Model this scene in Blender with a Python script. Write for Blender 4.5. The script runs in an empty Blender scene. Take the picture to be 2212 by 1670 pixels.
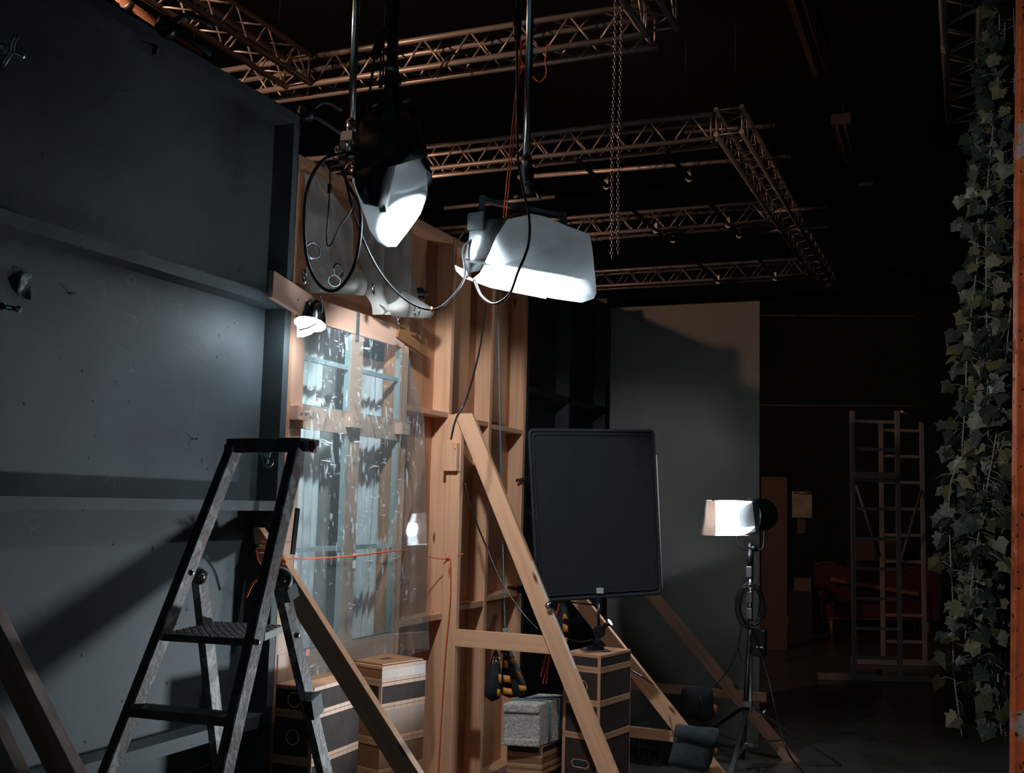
import bpy, math, random
from mathutils import Vector as V, Matrix, noise
C = bpy.context.scene
COL = C.collection
R = math.radians
# ------------------------------------------------------------------ camera
F = 2350.0
H = 1.88
YAW, PITCH, ROLL = R(22.9), R(6.1), R(1.45)
cam_d = bpy.data.cameras.new('camera'); cam = bpy.data.objects.new('camera', cam_d); COL.objects.link(cam)
cam_d.sensor_width = 36; cam_d.lens = F / 2212 * 36; cam_d.clip_end = 200
M3 = Matrix.Rotation(YAW, 3, 'Z') @ Matrix.Rotation(R(90) + PITCH, 3, 'X') @ Matrix.Rotation(ROLL, 3, 'Z')
cam.matrix_world = Matrix.Translation((0, 0, H)) @ M3.to_4x4()
C.camera = cam
# ------------------------------------------------------------------ look and world
C.view_settings.view_transform = 'Standard'; C.view_settings.look = 'None'
C.view_settings.gamma = 1; C.view_settings.exposure = 0.15; C.view_settings.use_curve_mapping = False
w = bpy.data.worlds.new('studio_dark'); C.world = w; w.use_nodes = True
w.node_tree.nodes['Background'].inputs[0].default_value = (0.35, 0.80, 1.0, 1)
w.node_tree.nodes['Background'].inputs[1].default_value = 0.07

CAM = V((0, 0, H)); FW = V((-math.sin(YAW), math.cos(YAW), 0)); RT = V((math.cos(YAW), math.sin(YAW), 0))
def ray(px, py):
    return M3 @ V(((px - 1106) / F, -(py - 835) / F, -1))
def at(px, py, D):
    r = ray(px, py); return CAM + r * (D / r.dot(FW))
def onX(px, py, X):
    r = ray(px, py); return CAM + r * (X / r.x)
def onY(px, py, Y):
    r = ray(px, py); return CAM + r * (Y / r.y)
def onZ(px, py, Z):
    r = ray(px, py); return CAM + r * ((Z - H) / r.z)
def zof(py, px, D): return at(px, py, D).z

def light(name, kind, loc, power, color, size=0.1, target=None, **k):
    d = bpy.data.lights.new(name, kind); d.energy = power; d.color = color
    if kind == 'AREA': d.size = size
    elif kind in ('POINT', 'SPOT'): d.shadow_soft_size = size
    for a, b in k.items(): setattr(d, a, b)
    o = bpy.data.objects.new(name, d); COL.objects.link(o); o.location = loc
    if target is not None: o.rotation_euler = (V(target) - V(loc)).to_track_quat('-Z', 'Y').to_euler()
    return o
COOL = (0.80, 0.92, 1.0)
WARM = (1.0, 0.56, 0.36)
LA = at(868, 430, 4.72)            # inside the left hanging lamp
LB = at(1130, 590, 5.10)           # inside the right hanging lamp
LC = at(672, 700, 5.02)            # small lamp by the window
LD = at(1583, 1118, 8.05)          # lamp on the stand
light('low_lamp', 'SPOT', (-1.5, 6.1, .75), 185, COOL, .07, (-3.1, 2.8, 1.45), spot_size=R(50), spot_blend=.8)
light('floor_fill_overhead', 'SPOT', (-.3, 6.0, 5.0), 130, (.9, .97, 1.0), .2, (-.5, 6.9, 0), spot_size=R(75), spot_blend=.9)  # unseen fill added to brighten the dark floor
light('set_glow', 'SPOT', (-5.9, 3.7, 4.97), 450, WARM, 0.12, (-3.2, 10.5, 5.0), spot_size=R(125), spot_blend=0.6)
light('set_glow_far', 'SPOT', (-6.2, 9.5, 4.6), 120, WARM, 0.15, (-2.0, 15, 5.2), spot_size=R(100), spot_blend=0.8)

light('ivy_post_fill', 'SPOT', (-1.1, .6, 2.9), 75, (1.0, .93, .86), .08, (.35, 3.2, 1.7), spot_size=R(80), spot_blend=.8)  # unseen fill added to brighten the ivy and the orange post

# ------------------------------------------------------------------ mesh builder
class MB:
    def __init__(s): s.v = []; s.f = []; s.uv = []; s.sm = []
    def face(s, idx, uvs=None, smooth=False):
        s.f.append(idx); s.uv.append(uvs or [(0, 0)] * len(idx)); s.sm.append(smooth)
    def box(s, c, size, rot=None, axis=None):
        c = V(c); rot = rot or Matrix.Identity(3); hx, hy, hz = [k / 2 for k in size]
        ax = axis if axis is not None else max(range(3), key=lambda i: size[i])
        o = [i for i in range(3) if i != ax]; ru = random.random() * 50; rv = random.random() * 9
        b = len(s.v); L = []
        for i in range(8):
            l = V(((hx if i & 1 else -hx), (hy if i & 2 else -hy), (hz if i & 4 else -hz))); L.append(l); s.v.append(c + rot @ l)
        for q in ((0, 2, 3, 1), (4, 5, 7, 6), (0, 1, 5, 4), (2, 6, 7, 3), (0, 4, 6, 2), (1, 3, 7, 5)):
            s.face([b + i for i in q], [(L[i][ax] + ru, L[i][o[0]] + L[i][o[1]] + rv) for i in q])
        return s
    def span(s, a, b, axis=None):
        a = V(a); b = V(b); return s.box((a + b) / 2, [abs(k) for k in (b - a)], None, axis)
    def beam(s, p0, p1, w, t, up=(0, 0, 1)):
        """timber from p0 to p1; t measured along 'up' side, w across"""
        p0 = V(p0); p1 = V(p1); x = (p1 - p0); L = x.length; x.normalize()
        z = V(up) - x * x.dot(V(up)); z.normalize(); y = z.cross(x)
        rot = Matrix((x, y, z)).transposed()
        return s.box((p0 + p1) / 2, (L, w, t), rot, 0)
    def tube(s, pts, r, seg=8, closed=False, caps=True):
        pts = [V(p) for p in pts]; n = len(pts); b = len(s.v); prev = None
        rr = r if isinstance(r, (list, tuple)) else [r] * n; ln = 0
        for i, p in enumerate(pts):
            if closed: d = pts[(i + 1) % n] - pts[i - 1]
            else: d = pts[min(i + 1, n - 1)] - pts[max(i - 1, 0)]
            if d.length < 1e-9: d = V((0, 0, 1))
            d.normalize()
            if prev is None:
                a = d.orthogonal().normalized()
            else:
                a = prev - d * prev.dot(d)
                a = a.normalized() if a.length > 1e-6 else d.orthogonal().normalized()
            prev = a; c = d.cross(a)
            for k in range(seg):
                t = 2 * math.pi * k / seg; s.v.append(p + (a * math.cos(t) + c * math.sin(t)) * rr[i])
        m = n if closed else n - 1
        for i in range(m):
            j = (i + 1) % n; l1 = ln + (pts[j] - pts[i]).length
            for k in range(seg):
                q = (k + 1) % seg
                s.face([b + i * seg + k, b + i * seg + q, b + j * seg + q, b + j * seg + k],
                       [(ln, k * .1), (ln, k * .1 + .1), (l1, k * .1 + .1), (l1, k * .1)], True)
            ln = l1
        if caps and not closed:
            s.face([b + k for k in range(seg)][::-1]); s.face([b + (n - 1) * seg + k for k in range(seg)])
        return s
    def lathe(s, prof, o, axis=(0, 0, 1), seg=24, caps=True):
        """prof: list of (radius, distance along axis)"""
        o = V(o); d = V(axis).normalized(); a = d.orthogonal().normalized(); c = d.cross(a); b = len(s.v)
        for r, h in prof:
            for k in range(seg):
                t = 2 * math.pi * k / seg; s.v.append(o + d * h + (a * math.cos(t) + c * math.sin(t)) * r)
        for i in range(len(prof) - 1):
            for k in range(seg):
                q = (k + 1) % seg
                s.face([b + i * seg + k, b + i * seg + q, b + (i + 1) * seg + q, b + (i + 1) * seg + k], None, True)
        if caps:
            s.face([b + k for k in range(seg)][::-1]); s.face([b + (len(prof) - 1) * seg + k for k in range(seg)])
        return s
    def prism(s, pts, ext):
        pts = [V(p) for p in pts]; e = V(ext); n = len(pts); b = len(s.v); s.v += pts + [p + e for p in pts]
        x = (pts[1] - pts[0]).normalized(); nn = (pts[1] - pts[0]).cross(pts[2] - pts[1]).normalized(); y = nn.cross(x)
        U = [((p - pts[0]).dot(x), (p - pts[0]).dot(y)) for p in pts]
        s.face(list(range(b, b + n))[::-1], U[::-1]); s.face(list(range(b + n, b + 2 * n)), U)
        for i in range(n):
            j = (i + 1) % n; s.face([b + i, b + j, b + n + j, b + n + i], [U[i], U[j], U[j], U[i]])
        return s
    def grid(s, P, smooth=True, cu=False):
        """P[i][j] points"""
        b = len(s.v); n = len(P); m = len(P[0])
        for row in P: s.v += [V(p) for p in row]
        for i in range(n - 1 + (1 if cu else 0)):
            i2 = (i + 1) % n
            for j in range(m - 1):
                s.face([b + i * m + j, b + i2 * m + j, b + i2 * m + j + 1, b + i * m + j + 1],
                       [(i / n, j / m), ((i + 1) / n, j / m), ((i + 1) / n, (j + 1) / m), (i / n, (j + 1) / m)], smooth)
        return s
    def build(s, name, mat, parent=None, thick=0, bevel=0, subsurf=0):
        me = bpy.data.meshes.new(name); me.from_pydata([tuple(p) for p in s.v], [], s.f)
        uvl = me.uv_layers.new(name='UVMap'); i = 0
        for u in s.uv:
            for q in u: uvl.data[i].uv = q; i += 1
        me.polygons.foreach_set('use_smooth', s.sm); me.materials.append(mat); me.update()
        o = bpy.data.objects.new(name, me); COL.objects.link(o)
        if thick:
            m = o.modifiers.new('t', 'SOLIDIFY'); m.thickness = thick; m.offset = 0
        if bevel:
            m = o.modifiers.new('b', 'BEVEL'); m.width = bevel; m.segments = 2; m.limit_method = 'ANGLE'
        if subsurf:
            m = o.modifiers.new('s', 'SUBSURF'); m.levels = subsurf; m.render_levels = subsurf
        if parent:
            o.parent = parent; o.matrix_parent_inverse = Matrix.Translation(parent.location).inverted()
        return o
def tag(o, label, cat, group=None, kind=None):
    if label: o['label'] = label
    if cat: o['category'] = cat
    if group: o['group'] = group
    if kind: o['kind'] = kind
    return o
def thing(name, label, cat, loc, group=None):
    o = bpy.data.objects.new(name, None); COL.objects.link(o); o.location = loc; o.empty_display_size = .1
    return tag(o, label, cat, group)
def struct(o): o['kind'] = 'structure'; return o
def smooth_path(pts, n=8):
    pts = [V(p) for p in pts]; out = []
    P = [pts[0] * 2 - pts[1]] + pts + [pts[-1] * 2 - pts[-2]]
    for i in range(1, len(P) - 2):
        for k in range(n):
            t = k / n; a, b, c, d = P[i - 1:i + 3]
            out.append(.5 * ((2 * b) + (c - a) * t + (2 * a - 5 * b + 4 * c - d) * t * t + (3 * b - a - 3 * c + d) * t ** 3))
    out.append(pts[-1]); return out
def cable(pts, r, n=8, seg=6): return MB().tube(smooth_path(pts, n), r, seg)
def ring(mb, c, nrm, r, t, n=20, seg=6):
    nrm = V(nrm).normalized(); a = nrm.orthogonal().normalized(); b = nrm.cross(a)
    return mb.tube([V(c) + (a * math.cos(2 * math.pi * k / n) + b * math.sin(2 * math.pi * k / n)) * r for k in range(n)], t, seg, True)

# ------------------------------------------------------------------ materials
def mat(name, col, rough=.6, metal=0, var=0, vscale=6, bump=0, bscale=40, spec=None, **k):
    m = bpy.data.materials.new(name); m.use_nodes = True; nt = m.node_tree; N = nt.nodes; L = nt.links
    b = N['Principled BSDF']; b.inputs['Base Color'].default_value = (*col, 1); b.inputs['Roughness'].default_value = rough
    b.inputs['Metallic'].default_value = metal
    if spec is not None: b.inputs['Specular IOR Level'].default_value = spec
    if var or bump: tc = N.new('ShaderNodeTexCoord')
    if var:
        n = N.new('ShaderNodeTexNoise'); n.inputs['Scale'].default_value = vscale; n.inputs['Detail'].default_value = 6
        L.new(tc.outputs['Object'], n.inputs['Vector'])
        r = N.new('ShaderNodeValToRGB'); r.color_ramp.elements[0].position = .3; r.color_ramp.elements[1].position = .72
        r.color_ramp.elements[0].color = (*[c * (1 - var) for c in col], 1); r.color_ramp.elements[1].color = (*[min(1, c * (1 + var)) for c in col], 1)
        L.new(n.outputs['Fac'], r.inputs['Fac']); L.new(r.outputs['Color'], b.inputs['Base Color'])
    if bump:
        n2 = N.new('ShaderNodeTexNoise'); n2.inputs['Scale'].default_value = bscale; n2.inputs['Detail'].default_value = 4
        L.new(tc.outputs['Object'], n2.inputs['Vector']); bp = N.new('ShaderNodeBump'); bp.inputs['Strength'].default_value = bump
        bp.inputs['Distance'].default_value = .01
        L.new(n2.outputs['Fac'], bp.inputs['Height']); L.new(bp.outputs['Normal'], b.inputs['Normal'])
    return m
def node(nt, t, **k):
    n = nt.nodes.new(t)
    for a, v in k.items(): setattr(n, a, v)
    return n
def woodmat(name, light_c, dark_c, rough=.55, knots=True, su=1.2, sv=26):
    m = bpy.data.materials.new(name); m.use_nodes = True; nt = m.node_tree; N = nt.nodes; L = nt.links; b = N['Principled BSDF']
    uv = node(nt, 'ShaderNodeUVMap'); mp = node(nt, 'ShaderNodeMapping'); mp.inputs['Scale'].default_value = (su, sv, 1)
    L.new(uv.outputs[0], mp.inputs['Vector'])
    n = node(nt, 'ShaderNodeTexNoise'); n.inputs['Scale'].default_value = 1.0; n.inputs['Detail'].default_value = 5; n.inputs['Distortion'].default_value = .6
    L.new(mp.outputs[0], n.inputs['Vector'])
    r = node(nt, 'ShaderNodeValToRGB'); r.color_ramp.elements[0].position = .34; r.color_ramp.elements[1].position = .62
    r.color_ramp.elements[0].color = (*dark_c, 1); r.color_ramp.elements[1].color = (*light_c, 1)
    L.new(n.outputs['Fac'], r.inputs['Fac']); out = r.outputs['Color']
    if knots:
        mk = node(nt, 'ShaderNodeMapping'); mk.inputs['Scale'].default_value = (2.6, 9, 1); L.new(uv.outputs[0], mk.inputs['Vector'])
        vo = node(nt, 'ShaderNodeTexVoronoi'); vo.inputs['Scale'].default_value = 1; vo.inputs['Randomness'].default_value = 1; L.new(mk.outputs[0], vo.inputs['Vector'])
        kr = node(nt, 'ShaderNodeValToRGB'); kr.color_ramp.elements[0].position = .05; kr.color_ramp.elements[1].position = .13
        kr.color_ramp.elements[0].color = (.16, .06, .025, 1); kr.color_ramp.elements[1].color = (1, 1, 1, 1); L.new(vo.outputs['Distance'], kr.inputs['Fac'])
        # only some cells carry a knot
        sp = node(nt, 'ShaderNodeSeparateColor'); L.new(vo.outputs['Color'], sp.inputs[0])
        gt = node(nt, 'ShaderNodeMath', operation='GREATER_THAN'); gt.inputs[1].default_value = .62; L.new(sp.outputs[0], gt.inputs[0])
        mx = node(nt, 'ShaderNodeMix', data_type='RGBA', blend_type='MULTIPLY'); L.new(gt.outputs[0], mx.inputs['Factor']); L.new(out, mx.inputs[6]); L.new(kr.outputs['Color'], mx.inputs[7]); out = mx.outputs[2]
    L.new(out, b.inputs['Base Color']); b.inputs['Roughness'].default_value = rough
    bp = node(nt, 'ShaderNodeBump'); bp.inputs['Strength'].default_value = .15; bp.inputs['Distance'].default_value = .003
    L.new(n.outputs['Fac'], bp.inputs['Height']); L.new(bp.outputs['Normal'], b.inputs['Normal'])
    return m
PINE = woodmat('pine', (.74, .39, .225), (.64, .315, .17))
PLY = woodmat('plywood', (.50, .225, .115), (.43, .185, .092), knots=False, su=.8, sv=9)
PLYPINK = woodmat('pale_plywood', (.70, .42, .31), (.64, .37, .26), knots=False, su=.8, sv=12)
EDGE = woodmat('plywood_edge', (.58, .30, .165), (.44, .20, .105), knots=False, su=2, sv=60)
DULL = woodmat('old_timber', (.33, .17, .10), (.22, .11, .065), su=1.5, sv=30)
MAPLE = woodmat('varnished_wood', (.30, .13, .055), (.24, .10, .042), knots=False, su=1, sv=20, rough=.4)
PHEN = mat('brown_film_plywood', (.044, .026, .023), .75, var=.25, vscale=14, bump=.1, bscale=300, spec=.15)
BLACKMET = mat('black_metal', (.012, .013, .014), .32, .3)
CHROME = mat('chrome', (.75, .76, .78), .18, 1)
STEEL = mat('dull_steel', (.36, .36, .37), .38, 1, var=.2)
TRUSS = mat('aluminium_truss', (.46, .41, .38), .42, .55, var=.12, vscale=3)
CABLE = mat('black_cable', (.010, .010, .011), .30)
RUBBER = mat('black_rubber', (.015, .015, .016), .6)
ORANGE = mat('orange_cord', (.80, .12, .03), .6)
RED = mat('red_strap', (.40, .012, .010), .6)
TEAL = mat('teal_rope', (.12, .24, .27), .7, bump=.8, bscale=260)
BLOCKM = mat('concrete_block', (.55, .475, .41), .95, var=.35, vscale=60, bump=1.0, bscale=150)
CLOTHB = mat('black_cloth', (.006, .0085, .0095), .95, var=.2, vscale=20, bump=.25, bscale=400)
CLOTHD = mat('dark_canvas', (.035, .045, .050), .85, var=.3, vscale=20, bump=.4, bscale=350)
YELLOW = mat('yellow_fabric', (.68, .24, .03), .8)
BLACKF = mat('black_fabric', (.012, .014, .017), .85)
GREYB = mat('grey_board', (.115, .114, .100), .85, var=.06, vscale=3, bump=.15, bscale=200)
WHITEP = mat('white_plastic', (.7, .72, .72), .4)
TAPEG = mat('grey_tape', (.10, .115, .12), .5, var=.25, vscale=30, bump=.5, bscale=60)
REDM = mat('red_foil', (.75, .05, .02), .3, bump=.8, bscale=90)
SOFA = mat('maroon_upholstery', (.075, .018, .012), .8, var=.2)
SOFAP = mat('sofa_piping', (.14, .05, .03), .6)
CARD = mat('cardboard', (.12, .085, .068), .8)
FRAMEW = mat('framed_print', (.22, .17, .15), .35, var=.5, vscale=5)
WALLM = mat('black_wall_paint', (.003, .009, .012), .9, var=.25, vscale=1.2)
CEILM = mat('black_ceiling', (.003, .007, .009), .95)

def floor_mat():
    m = bpy.data.materials.new('sealed_concrete_floor'); m.use_nodes = True; nt = m.node_tree; L = nt.links; b = nt.nodes['Principled BSDF']
    tc = node(nt, 'ShaderNodeTexCoord'); n = node(nt, 'ShaderNodeTexNoise'); n.inputs['Scale'].default_value = 1.3; n.inputs['Detail'].default_value = 9; n.inputs['Roughness'].default_value = .65
    L.new(tc.outputs['Object'], n.inputs['Vector']); r = node(nt, 'ShaderNodeValToRGB'); r.color_ramp.elements[0].position = .3; r.color_ramp.elements[1].position = .75
    r.color_ramp.elements[0].color = (.055, .055, .052, 1); r.color_ramp.elements[1].color = (.13, .125, .115, 1)
    L.new(n.outputs['Fac'], r.inputs['Fac']); L.new(r.outputs['Color'], b.inputs['Base Color'])
    r2 = node(nt, 'ShaderNodeMapRange'); r2.inputs['To Min'].default_value = .16; r2.inputs['To Max'].default_value = .42; L.new(n.outputs['Fac'], r2.inputs['Value']); L.new(r2.outputs[0], b.inputs['Roughness'])
    return m
def painted_mat(name, base, spec=.4):
    """black flat paint with scuffs, scratches and pinholes"""
    m = bpy.data.materials.new(name); m.use_nodes = True; nt = m.node_tree; L = nt.links; b = nt.nodes['Principled BSDF']
    tc = node(nt, 'ShaderNodeTexCoord')
    n = node(nt, 'ShaderNodeTexNoise'); n.inputs['Scale'].default_value = 1.6; n.inputs['Detail'].default_value = 8; L.new(tc.outputs['Object'], n.inputs['Vector'])
    r = node(nt, 'ShaderNodeValToRGB'); r.color_ramp.elements[0].position = .3; r.color_ramp.elements[1].position = .75
    r.color_ramp.elements[0].color = (*[c * .75 for c in base], 1); r.color_ramp.elements[1].color = (*[c * 1.3 for c in base], 1); L.new(n.outputs['Fac'], r.inputs['Fac'])
    # thin scratches: narrow bands of warped noise
    n3 = node(nt, 'ShaderNodeTexNoise'); n3.inputs['Scale'].default_value = 2.3; n3.inputs['Detail'].default_value = 2; n3.inputs['Distortion'].default_value = 1.5; L.new(tc.outputs['Object'], n3.inputs['Vector'])
    sb = node(nt, 'ShaderNodeMath', operation='SUBTRACT'); sb.inputs[1].default_value = .5; L.new(n3.outputs['Fac'], sb.inputs[0])
    ab = node(nt, 'ShaderNodeMath', operation='ABSOLUTE'); L.new(sb.outputs[0], ab.inputs[0])
    ls = node(nt, 'ShaderNodeMath', operation='LESS_THAN'); ls.inputs[1].default_value = .0016; L.new(ab.outputs[0], ls.inputs[0])
    n4 = node(nt, 'ShaderNodeTexNoise'); n4.inputs['Scale'].default_value = 4; L.new(tc.outputs['Object'], n4.inputs['Vector'])
    g4 = node(nt, 'ShaderNodeMath', operation='GREATER_THAN'); g4.inputs[1].default_value = .60; L.new(n4.outputs['Fac'], g4.inputs[0])
    ml = node(nt, 'ShaderNodeMath', operation='MULTIPLY'); L.new(ls.outputs[0], ml.inputs[0]); L.new(g4.outputs[0], ml.inputs[1])
    ml2 = node(nt, 'ShaderNodeMath', operation='MULTIPLY'); ml2.inputs[1].default_value = .5; L.new(ml.outputs[0], ml2.inputs[0])
    mx = node(nt, 'ShaderNodeMix', data_type='RGBA'); mx.inputs[7].default_value = (base[0] * 3, base[1] * 3, base[2] * 3, 1)
    L.new(ml2.outputs[0], mx.inputs['Factor']); L.new(r.outputs['Color'], mx.inputs[6])
    L.new(mx.outputs[2], b.inputs['Base Color']); b.inputs['Roughness'].default_value = .62; b.inputs['Specular IOR Level'].default_value = spec
    n2 = node(nt, 'ShaderNodeTexNoise'); n2.inputs['Scale'].default_value = 90; L.new(tc.outputs['Object'], n2.inputs['Vector'])
    bp = node(nt, 'ShaderNodeBump'); bp.inputs['Strength'].default_value = .12; bp.inputs['Distance'].default_value = .004; L.new(n2.outputs['Fac'], bp.inputs['Height']); L.new(bp.outputs['Normal'], b.inputs['Normal'])
    return m
def thin_mat(name, col, transl, transp, rough=.8):
    """thin sheet: diffuse + translucent + clear-through share"""
    m = bpy.data.materials.new(name); m.use_nodes = True; nt = m.node_tree; L = nt.links; nt.nodes.remove(nt.nodes['Principled BSDF']); out = nt.nodes['Material Output']
    tc = node(nt, 'ShaderNodeTexCoord'); n = node(nt, 'ShaderNodeTexNoise'); n.inputs['Scale'].default_value = 9; n.inputs['Detail'].default_value = 6; L.new(tc.outputs['Object'], n.inputs['Vector'])
    r = node(nt, 'ShaderNodeValToRGB'); r.color_ramp.elements[0].position = .25; r.color_ramp.elements[1].position = .8
    r.color_ramp.elements[0].color = (*[c * .82 for c in col], 1); r.color_ramp.elements[1].color = (*col, 1); L.new(n.outputs['Fac'], r.inputs['Fac'])
    d = node(nt, 'ShaderNodeBsdfDiffuse'); t = node(nt, 'ShaderNodeBsdfTranslucent'); tr = node(nt, 'ShaderNodeBsdfTransparent')
    L.new(r.outputs['Color'], d.inputs['Color']); L.new(r.outputs['Color'], t.inputs['Color'])
    bp = node(nt, 'ShaderNodeBump'); bp.inputs['Strength'].default_value = .5; bp.inputs['Distance'].default_value = .01; L.new(n.outputs['Fac'], bp.inputs['Height']); L.new(bp.outputs['Normal'], d.inputs['Normal'])
    m1 = node(nt, 'ShaderNodeMixShader'); m1.inputs[0].default_value = transl; L.new(d.outputs[0], m1.inputs[1]); L.new(t.outputs[0], m1.inputs[2])
    m2 = node(nt, 'ShaderNodeMixShader'); m2.inputs[0].default_value = transp; L.new(m1.outputs[0], m2.inputs[1]); L.new(tr.outputs[0], m2.inputs[2])
    L.new(m2.outputs[0], out.inputs['Surface']); return m
def glass_mat(name, tint=(.93, .97, .97), scratch=True):
    m = bpy.data.materials.new(name); m.use_nodes = True; nt = m.node_tree; L = nt.links; nt.nodes.remove(nt.nodes['Principled BSDF']); out = nt.nodes['Material Output']
    tr = node(nt, 'ShaderNodeBsdfTransparent'); tr.inputs['Color'].default_value = (*tint, 1); gl = node(nt, 'ShaderNodeBsdfGlossy'); gl.inputs['Roughness'].default_value = .02
    lw = node(nt, 'ShaderNodeLayerWeight'); pw = node(nt, 'ShaderNodeMath', operation='POWER'); pw.inputs[1].default_value = 4.5; L.new(lw.outputs['Facing'], pw.inputs[0])
    fr = node(nt, 'ShaderNodeMath', operation='MULTIPLY_ADD'); fr.inputs[1].default_value = .9; fr.inputs[2].default_value = .035; L.new(pw.outputs[0], fr.inputs[0])
    m1 = node(nt, 'ShaderNodeMixShader'); L.new(fr.outputs[0], m1.inputs[0]); L.new(tr.outputs[0], m1.inputs[1]); L.new(gl.outputs[0], m1.inputs[2]); last = m1
    if scratch:
        tc = node(nt, 'ShaderNodeTexCoord'); df = node(nt, 'ShaderNodeBsdfDiffuse'); df.inputs['Color'].default_value = (.85, .9, .92, 1)
        fac = None
        for k, (rot, sc, th, wv) in enumerate((((.3, 0, 0), (1, 20, 4.0), .655, 1), ((-.5, 0, 0), (1, 5, 26), .67, 2), ((.1, 0, 0), (1, 24, 7), .66, 3))):
            mp = node(nt, 'ShaderNodeMapping'); mp.inputs['Rotation'].default_value = rot; mp.inputs['Scale'].default_value = sc; mp.inputs['Location'].default_value = (k * 3, k * 5, k); L.new(tc.outputs['Object'], mp.inputs['Vector'])
            n = node(nt, 'ShaderNodeTexNoise'); n.inputs['Scale'].default_value = 1.6; n.inputs['Detail'].default_value = 3; n.inputs['Distortion'].default_value = .8; L.new(mp.outputs[0], n.inputs['Vector'])
            g = node(nt, 'ShaderNodeMapRange'); g.inputs['From Min'].default_value = th - .02; g.inputs['From Max'].default_value = th + .05; g.inputs['To Max'].default_value = .65; L.new(n.outputs['Fac'], g.inputs['Value'])
            if fac is None: fac = g.outputs[0]
            else:
                mxn = node(nt, 'ShaderNodeMath', operation='MAXIMUM'); L.new(fac, mxn.inputs[0]); L.new(g.outputs[0], mxn.inputs[1]); fac = mxn.outputs[0]
        # smears gather in the lower middle of the sheet
        big = node(nt, 'ShaderNodeTexNoise'); big.inputs['Scale'].default_value = 2.2; L.new(tc.outputs['Object'], big.inputs['Vector'])
        bg = node(nt, 'ShaderNodeMapRange'); bg.inputs['From Min'].default_value = .40; bg.inputs['From Max'].default_value = .56; L.new(big.outputs['Fac'], bg.inputs['Value'])
        mu = node(nt, 'ShaderNodeMath', operation='MULTIPLY'); L.new(fac, mu.inputs[0]); L.new(bg.outputs[0], mu.inputs[1])
        ad = node(nt, 'ShaderNodeMath', operation='ADD'); ad.inputs[1].default_value = .05; L.new(mu.outputs[0], ad.inputs[0])
        m3 = node(nt, 'ShaderNodeMixShader'); L.new(ad.outputs[0], m3.inputs[0]); L.new(m1.outputs[0], m3.inputs[1]); L.new(df.outputs[0], m3.inputs[2]); last = m3
    L.new(last.outputs[0], out.inputs['Surface']); return m
def worn_mat(name, base, chip, red):
    """old paint-spattered ladder timber"""
    m = bpy.data.materials.new(name); m.use_nodes = True; nt = m.node_tree; L = nt.links; b = nt.nodes['Principled BSDF']; tc = node(nt, 'ShaderNodeTexCoord')
    def nz(s, d=5, dist=0):
        n = node(nt, 'ShaderNodeTexNoise'); n.inputs['Scale'].default_value = s; n.inputs['Detail'].default_value = d; n.inputs['Distortion'].default_value = dist; L.new(tc.outputs['Object'], n.inputs['Vector']); return n
    def mask(n, a, c):
        g = node(nt, 'ShaderNodeMapRange'); g.inputs['From Min'].default_value = a; g.inputs['From Max'].default_value = c; L.new(n.outputs['Fac'], g.inputs['Value']); return g
    cur = None; n1 = mask(nz(14), .52, .60)
    mx = node(nt, 'ShaderNodeMix', data_type='RGBA'); mx.inputs[6].default_value = (*base, 1); mx.inputs[7].default_value = (*chip, 1); L.new(n1.outputs[0], mx.inputs['Factor'])
    n2 = mask(nz(5), .60, .64); mx2 = node(nt, 'ShaderNodeMix', data_type='RGBA'); mx2.inputs[7].default_value = (*red, 1); L.new(n2.outputs[0], mx2.inputs['Factor']); L.new(mx.outputs[2], mx2.inputs[6])
    n3 = mask(nz(75, 2), .66, .69); mx3 = node(nt, 'ShaderNodeMix', data_type='RGBA'); mx3.inputs[7].default_value = (.015, .013, .012, 1); L.new(n3.outputs[0], mx3.inputs['Factor']); L.new(mx2.outputs[2], mx3.inputs[6])
    L.new(mx3.outputs[2], b.inputs['Base Color']); b.inputs['Roughness'].default_value = .55; b.inputs['Metallic'].default_value = .1
    bp = node(nt, 'ShaderNodeBump'); bp.inputs['Strength'].default_value = .4; bp.inputs['Distance'].default_value = .004; nn = nz(60); L.new(nn.outputs['Fac'], bp.inputs['Height']); L.new(bp.outputs['Normal'], b.inputs['Normal'])
    return m
FLOORM = floor_mat()
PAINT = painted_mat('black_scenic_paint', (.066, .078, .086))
PAINTD = painted_mat('black_scenic_paint_shaded', (.006, .008, .009))  # same paint darkened: deep shade of the far flat put into its colour
PAPER = thin_mat('diffusion_paper', (.86, .90, .92), .5, .36)
PAPERA = thin_mat('light_diffusion_paper', (.86, .90, .92), .5, .62)
PAPERB = thin_mat('brown_unlit_paper', (.26, .17, .13), .12, .02)  # unlit left end of the paper, its shade put into a brown colour
VOILE = thin_mat('white_voile', (.93, .94, .95), .10, .03)
SHEER = thin_mat('white_sheer', (.68, .65, .60), .3, .15)
GLASS = glass_mat('scratched_acrylic')
PANE = glass_mat('window_pane', (.90, .96, .96), False)
LADW = worn_mat('worn_ladder_timber_lit', (.19, .14, .12), (.50, .45, .43), (.16, .035, .025))  # worn timber with the brightness of the lit faces put into its colour
LADD = worn_mat('worn_ladder_timber_shaded', (.035, .027, .024), (.085, .070, .062), (.05, .02, .015))  # same worn timber with the shade of the unlit faces put into its colour
ORPOST = worn_mat('chipped_orange_paint', (.66, .145, .045), (.52, .105, .035), (.42, .40, .38))
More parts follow.
